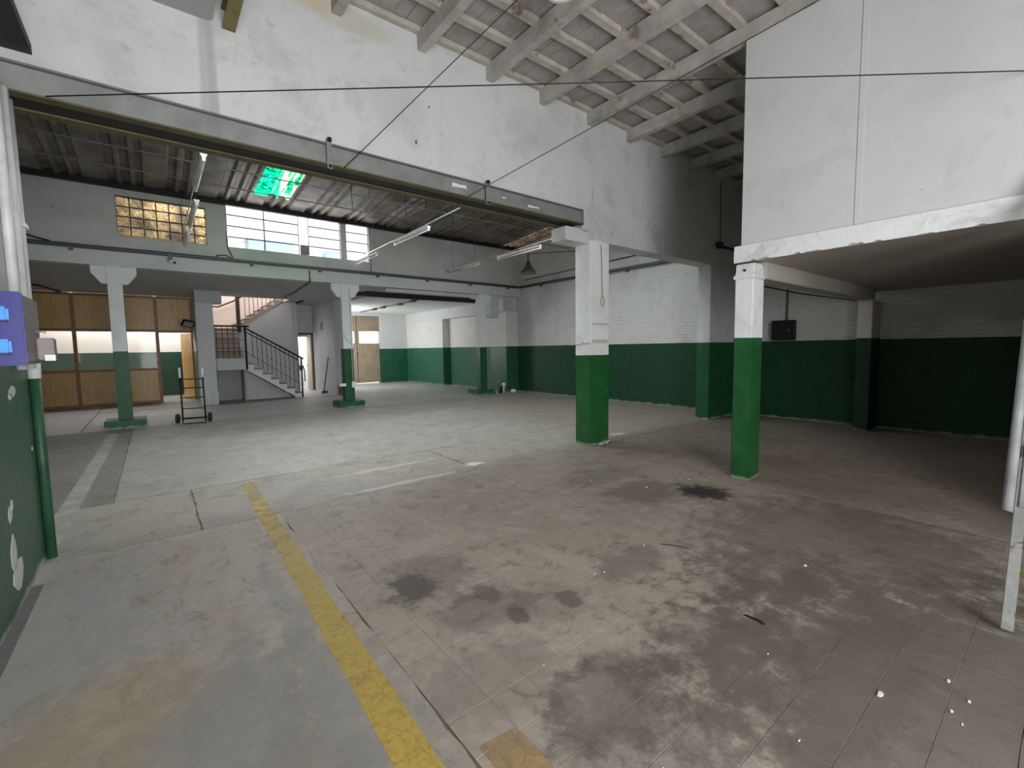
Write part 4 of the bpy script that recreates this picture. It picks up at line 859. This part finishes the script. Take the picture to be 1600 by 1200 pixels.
tube('strap', [(4.07, 16.83, 1.1), (4.12, 16.83, 0.9), (4.12, 16.83, 0.55)], 0.02, plain('dark_leather', (0.05, 0.035, 0.03), 0.7), dp, 5)

# ------------------------------------------------------------------ hand truck
ht = thing('hand_truck', (0.67, 12.55, 0), 'black steel hand truck with white grips standing before the stairs', 'hand truck')
def htp(u, z, y=0.0): # leaned frame
    return (0.45+u*0.42 - 0.0, 12.60-u*0.12+0.10*z+y, z)
for u in (0, 1):
    tube('rail', [htp(u, 0.04), htp(u, 1.05)], 0.017, M_BLACK, ht, 8); tube('grip', [htp(u, 1.03), htp(u, 1.17, 0.0), htp(u, 1.26, 0.03)], 0.024, M_WENAM, ht, 8)
for z in (0.10, 0.33, 0.58, 0.80, 1.0): tube('rung', [htp(0, z), htp(1, z)], 0.013, M_BLACK, ht, 6)
tube('axle', [(0.36, 12.72, 0.11), (0.96, 12.55, 0.11)], 0.012, M_BLACK, ht, 6)
for (wx, wy) in ((0.36, 12.72), (0.96, 12.55)):
    w = tube('wheel', [(wx-0.024, wy+0.007, 0.105), (wx+0.024, wy-0.007, 0.105)], 0.105, M_RUBBER, ht, 20)
    tube('wheel_hub', [(wx-0.03, wy+0.009, 0.105), (wx+0.03, wy-0.009, 0.105)], 0.045, M_DARKST, w, 12)
bm = bmesh.new(); p0, p1 = htp(0, 0.03), htp(1, 0.03)
bm_tube(bm, [p0, (p0[0]-0.02, p0[1]-0.22, 0.02), (p1[0]-0.02, p1[1]-0.22, 0.02), p1], 0.012, 6); obj('toe_frame', bm, M_BLACK, ht)

# ------------------------------------------------------------------ ladder at right edge
ld = thing('steel_ladder', (3.56, 0.10, 0), 'peeling white ladder leaning on the mezzanine at right edge', 'ladder')
fx, fy = 3.56, 0.165; tx, tz = 5.33, 2.95
dirv = Vector((tx-fx, 0, tz)).normalized(); nrm = Vector((-dirv.z, 0, dirv.x))
def stile(y, s0, s1, w, d, name, mat=M_LADD):
    bm = bmesh.new(); pts = []
    for s in (s0, s1):
        cpt = Vector((fx, y, 0))+dirv*s
        pts.append([bm.verts.new(cpt+Vector((0, a*w/2, 0))+nrm*(b*d/2)) for a, b in ((-1, -1), (1, -1), (1, 1), (-1, 1))])
    for k in range(4): bm.faces.new((pts[0][k], pts[0][(k+1) % 4], pts[1][(k+1) % 4], pts[1][k]))
    bm.faces.new(pts[0]); bm.faces.new(pts[1][::-1]); return obj(name, bm, mat, ld, 0.004)
for y in (0.165, -0.30):
    stile(y, 0.02, 3.35, 0.05, 0.04, 'stile')
for y in (0.145, -0.28): stile(y, 0.72, 3.3, 0.055, 0.06, 'upper_stile')
for k in range(11):
    s = 0.34+0.28*k; cpt = Vector((fx, 0, 0))+dirv*s
    tube('rung', [(cpt.x, 0.15, cpt.z), (cpt.x, -0.29, cpt.z)], 0.015, M_YRUNG if k < 2 else M_LADD, ld, 8)
tp = tag(tube('handrail_tube', [(4.12, 0.225, 0.54), (5.28, 0.235, 2.40)], 0.026, plain('dull_white_tube', (0.34, 0.35, 0.35), 0.5), None, 12), 'white round tube running up beside the ladder at right edge', 'tube')

# ------------------------------------------------------------------ floor litter
tag(tube('wood_stick', [(2.645, 1.15, 0.008), (2.65, 1.06, 0.009), (2.64, 1.035, 0.008)], [0.004, 0.007, 0.008], M_STICK, None, 6), 'short dark stick lying on the cement tiles', 'stick')
tag(tube('wood_stick', [(3.12, 2.02, 0.005), (3.18, 1.93, 0.005), (3.22, 1.82, 0.004)], 0.003, M_STICK, None, 5), 'thin dark twig near the oil stain on tiles', 'twig')
fb = []
for (a, b, s) in ((2.50, 0.48, .022), (3.3, 0.02, .02), (3.05, -0.02, .015), (2.62, 0.26, .012), (2.85, 0.30, .014), (2.75, 0.22, .012), (2.56, 0.22, .010), (1.95, 0.62, .008), (1.42, 0.9, .007), (2.4, 0.92, .008), (3.6, 1.15, .02), (1.45, 1.6, .006), (4.30, 2.98, .02), (4.95, 2.83, .02), (4.9, 2.92, .018), (4.0, 3.55, .016), (3.0, 2.1, .012), (2.35, 2.05, .010), (2.42, 2.02, .012), (2.5, 2.15, .008)):
    bm = bmesh.new(); n = 7; h = s*0.25
    rr = [random.uniform(.6, 1.1) for _ in range(n)]; an = random.uniform(0, 6.28)
    lo = [(s*r*math.cos(an+6.283*k/n), 0.5*s*r*math.sin(an+6.283*k/n)) for k, r in enumerate(rr)]
    bm_prism(bm, lo, 'z', 0, h)
    o = obj('paint_flake', bm, M_FLAKE); o.location = (a, b, 0.0005)
    if (a, b) == (2.50, 0.48): tag(o, 'largest white paint flake, lying alone on the tiles at lower right', 'paint flake', 'paint flakes on the floor')
    elif b < 0.7: tag(o, 'small white paint flake scattered near the foot of the ladder', 'paint flake', 'paint flakes near the ladder')
    elif b > 2.5: tag(o, 'white plaster crumb lying round the black oil stain', 'plaster crumb', 'crumbs by the oil stain')
    else: tag(o, 'tiny white fleck on the cement tiles mid floor', 'paint fleck', 'flecks on the tiles')
rb = thing('rubble_heap', (9.75, 13.6, 0), 'dark broken pipe stub and white rubble at base of the last pilaster', 'rubble')
bm = bmesh.new(); bm_tube(bm, [(9.72, 12.9, 0.0), (9.72, 12.9, 0.10), (9.72, 12.86, 0.20)], 0.07, 8); obj('pipe_stub', bm, M_BLACK, rb, smooth=True)
bm = bmesh.new(); bmesh.ops.create_icosphere(bm, subdivisions=2, radius=0.075, matrix=Matrix.Translation((9.80, 12.80, 0.30)))
bm_tube(bm, [(9.80, 12.82, 0), (9.80, 12.80, 0.28)], 0.03, 6); obj('white_knob', bm, M_WENAM, rb, smooth=True)
bm = bmesh.new(); bm_box(bm, 10.05, 10.22, 12.6, 12.75, 0, 0.12); obj('plaster_lump', bm, M_FLAKE, rb, 0.03)
tag(box('chair_part', (5.18, 5.36, 16.5, 16.6, 0, 0.36), M_TREAD), 'small brown board against the stub wall end behind column', 'board')
D.objects['chair_part'].name = 'wood_board'
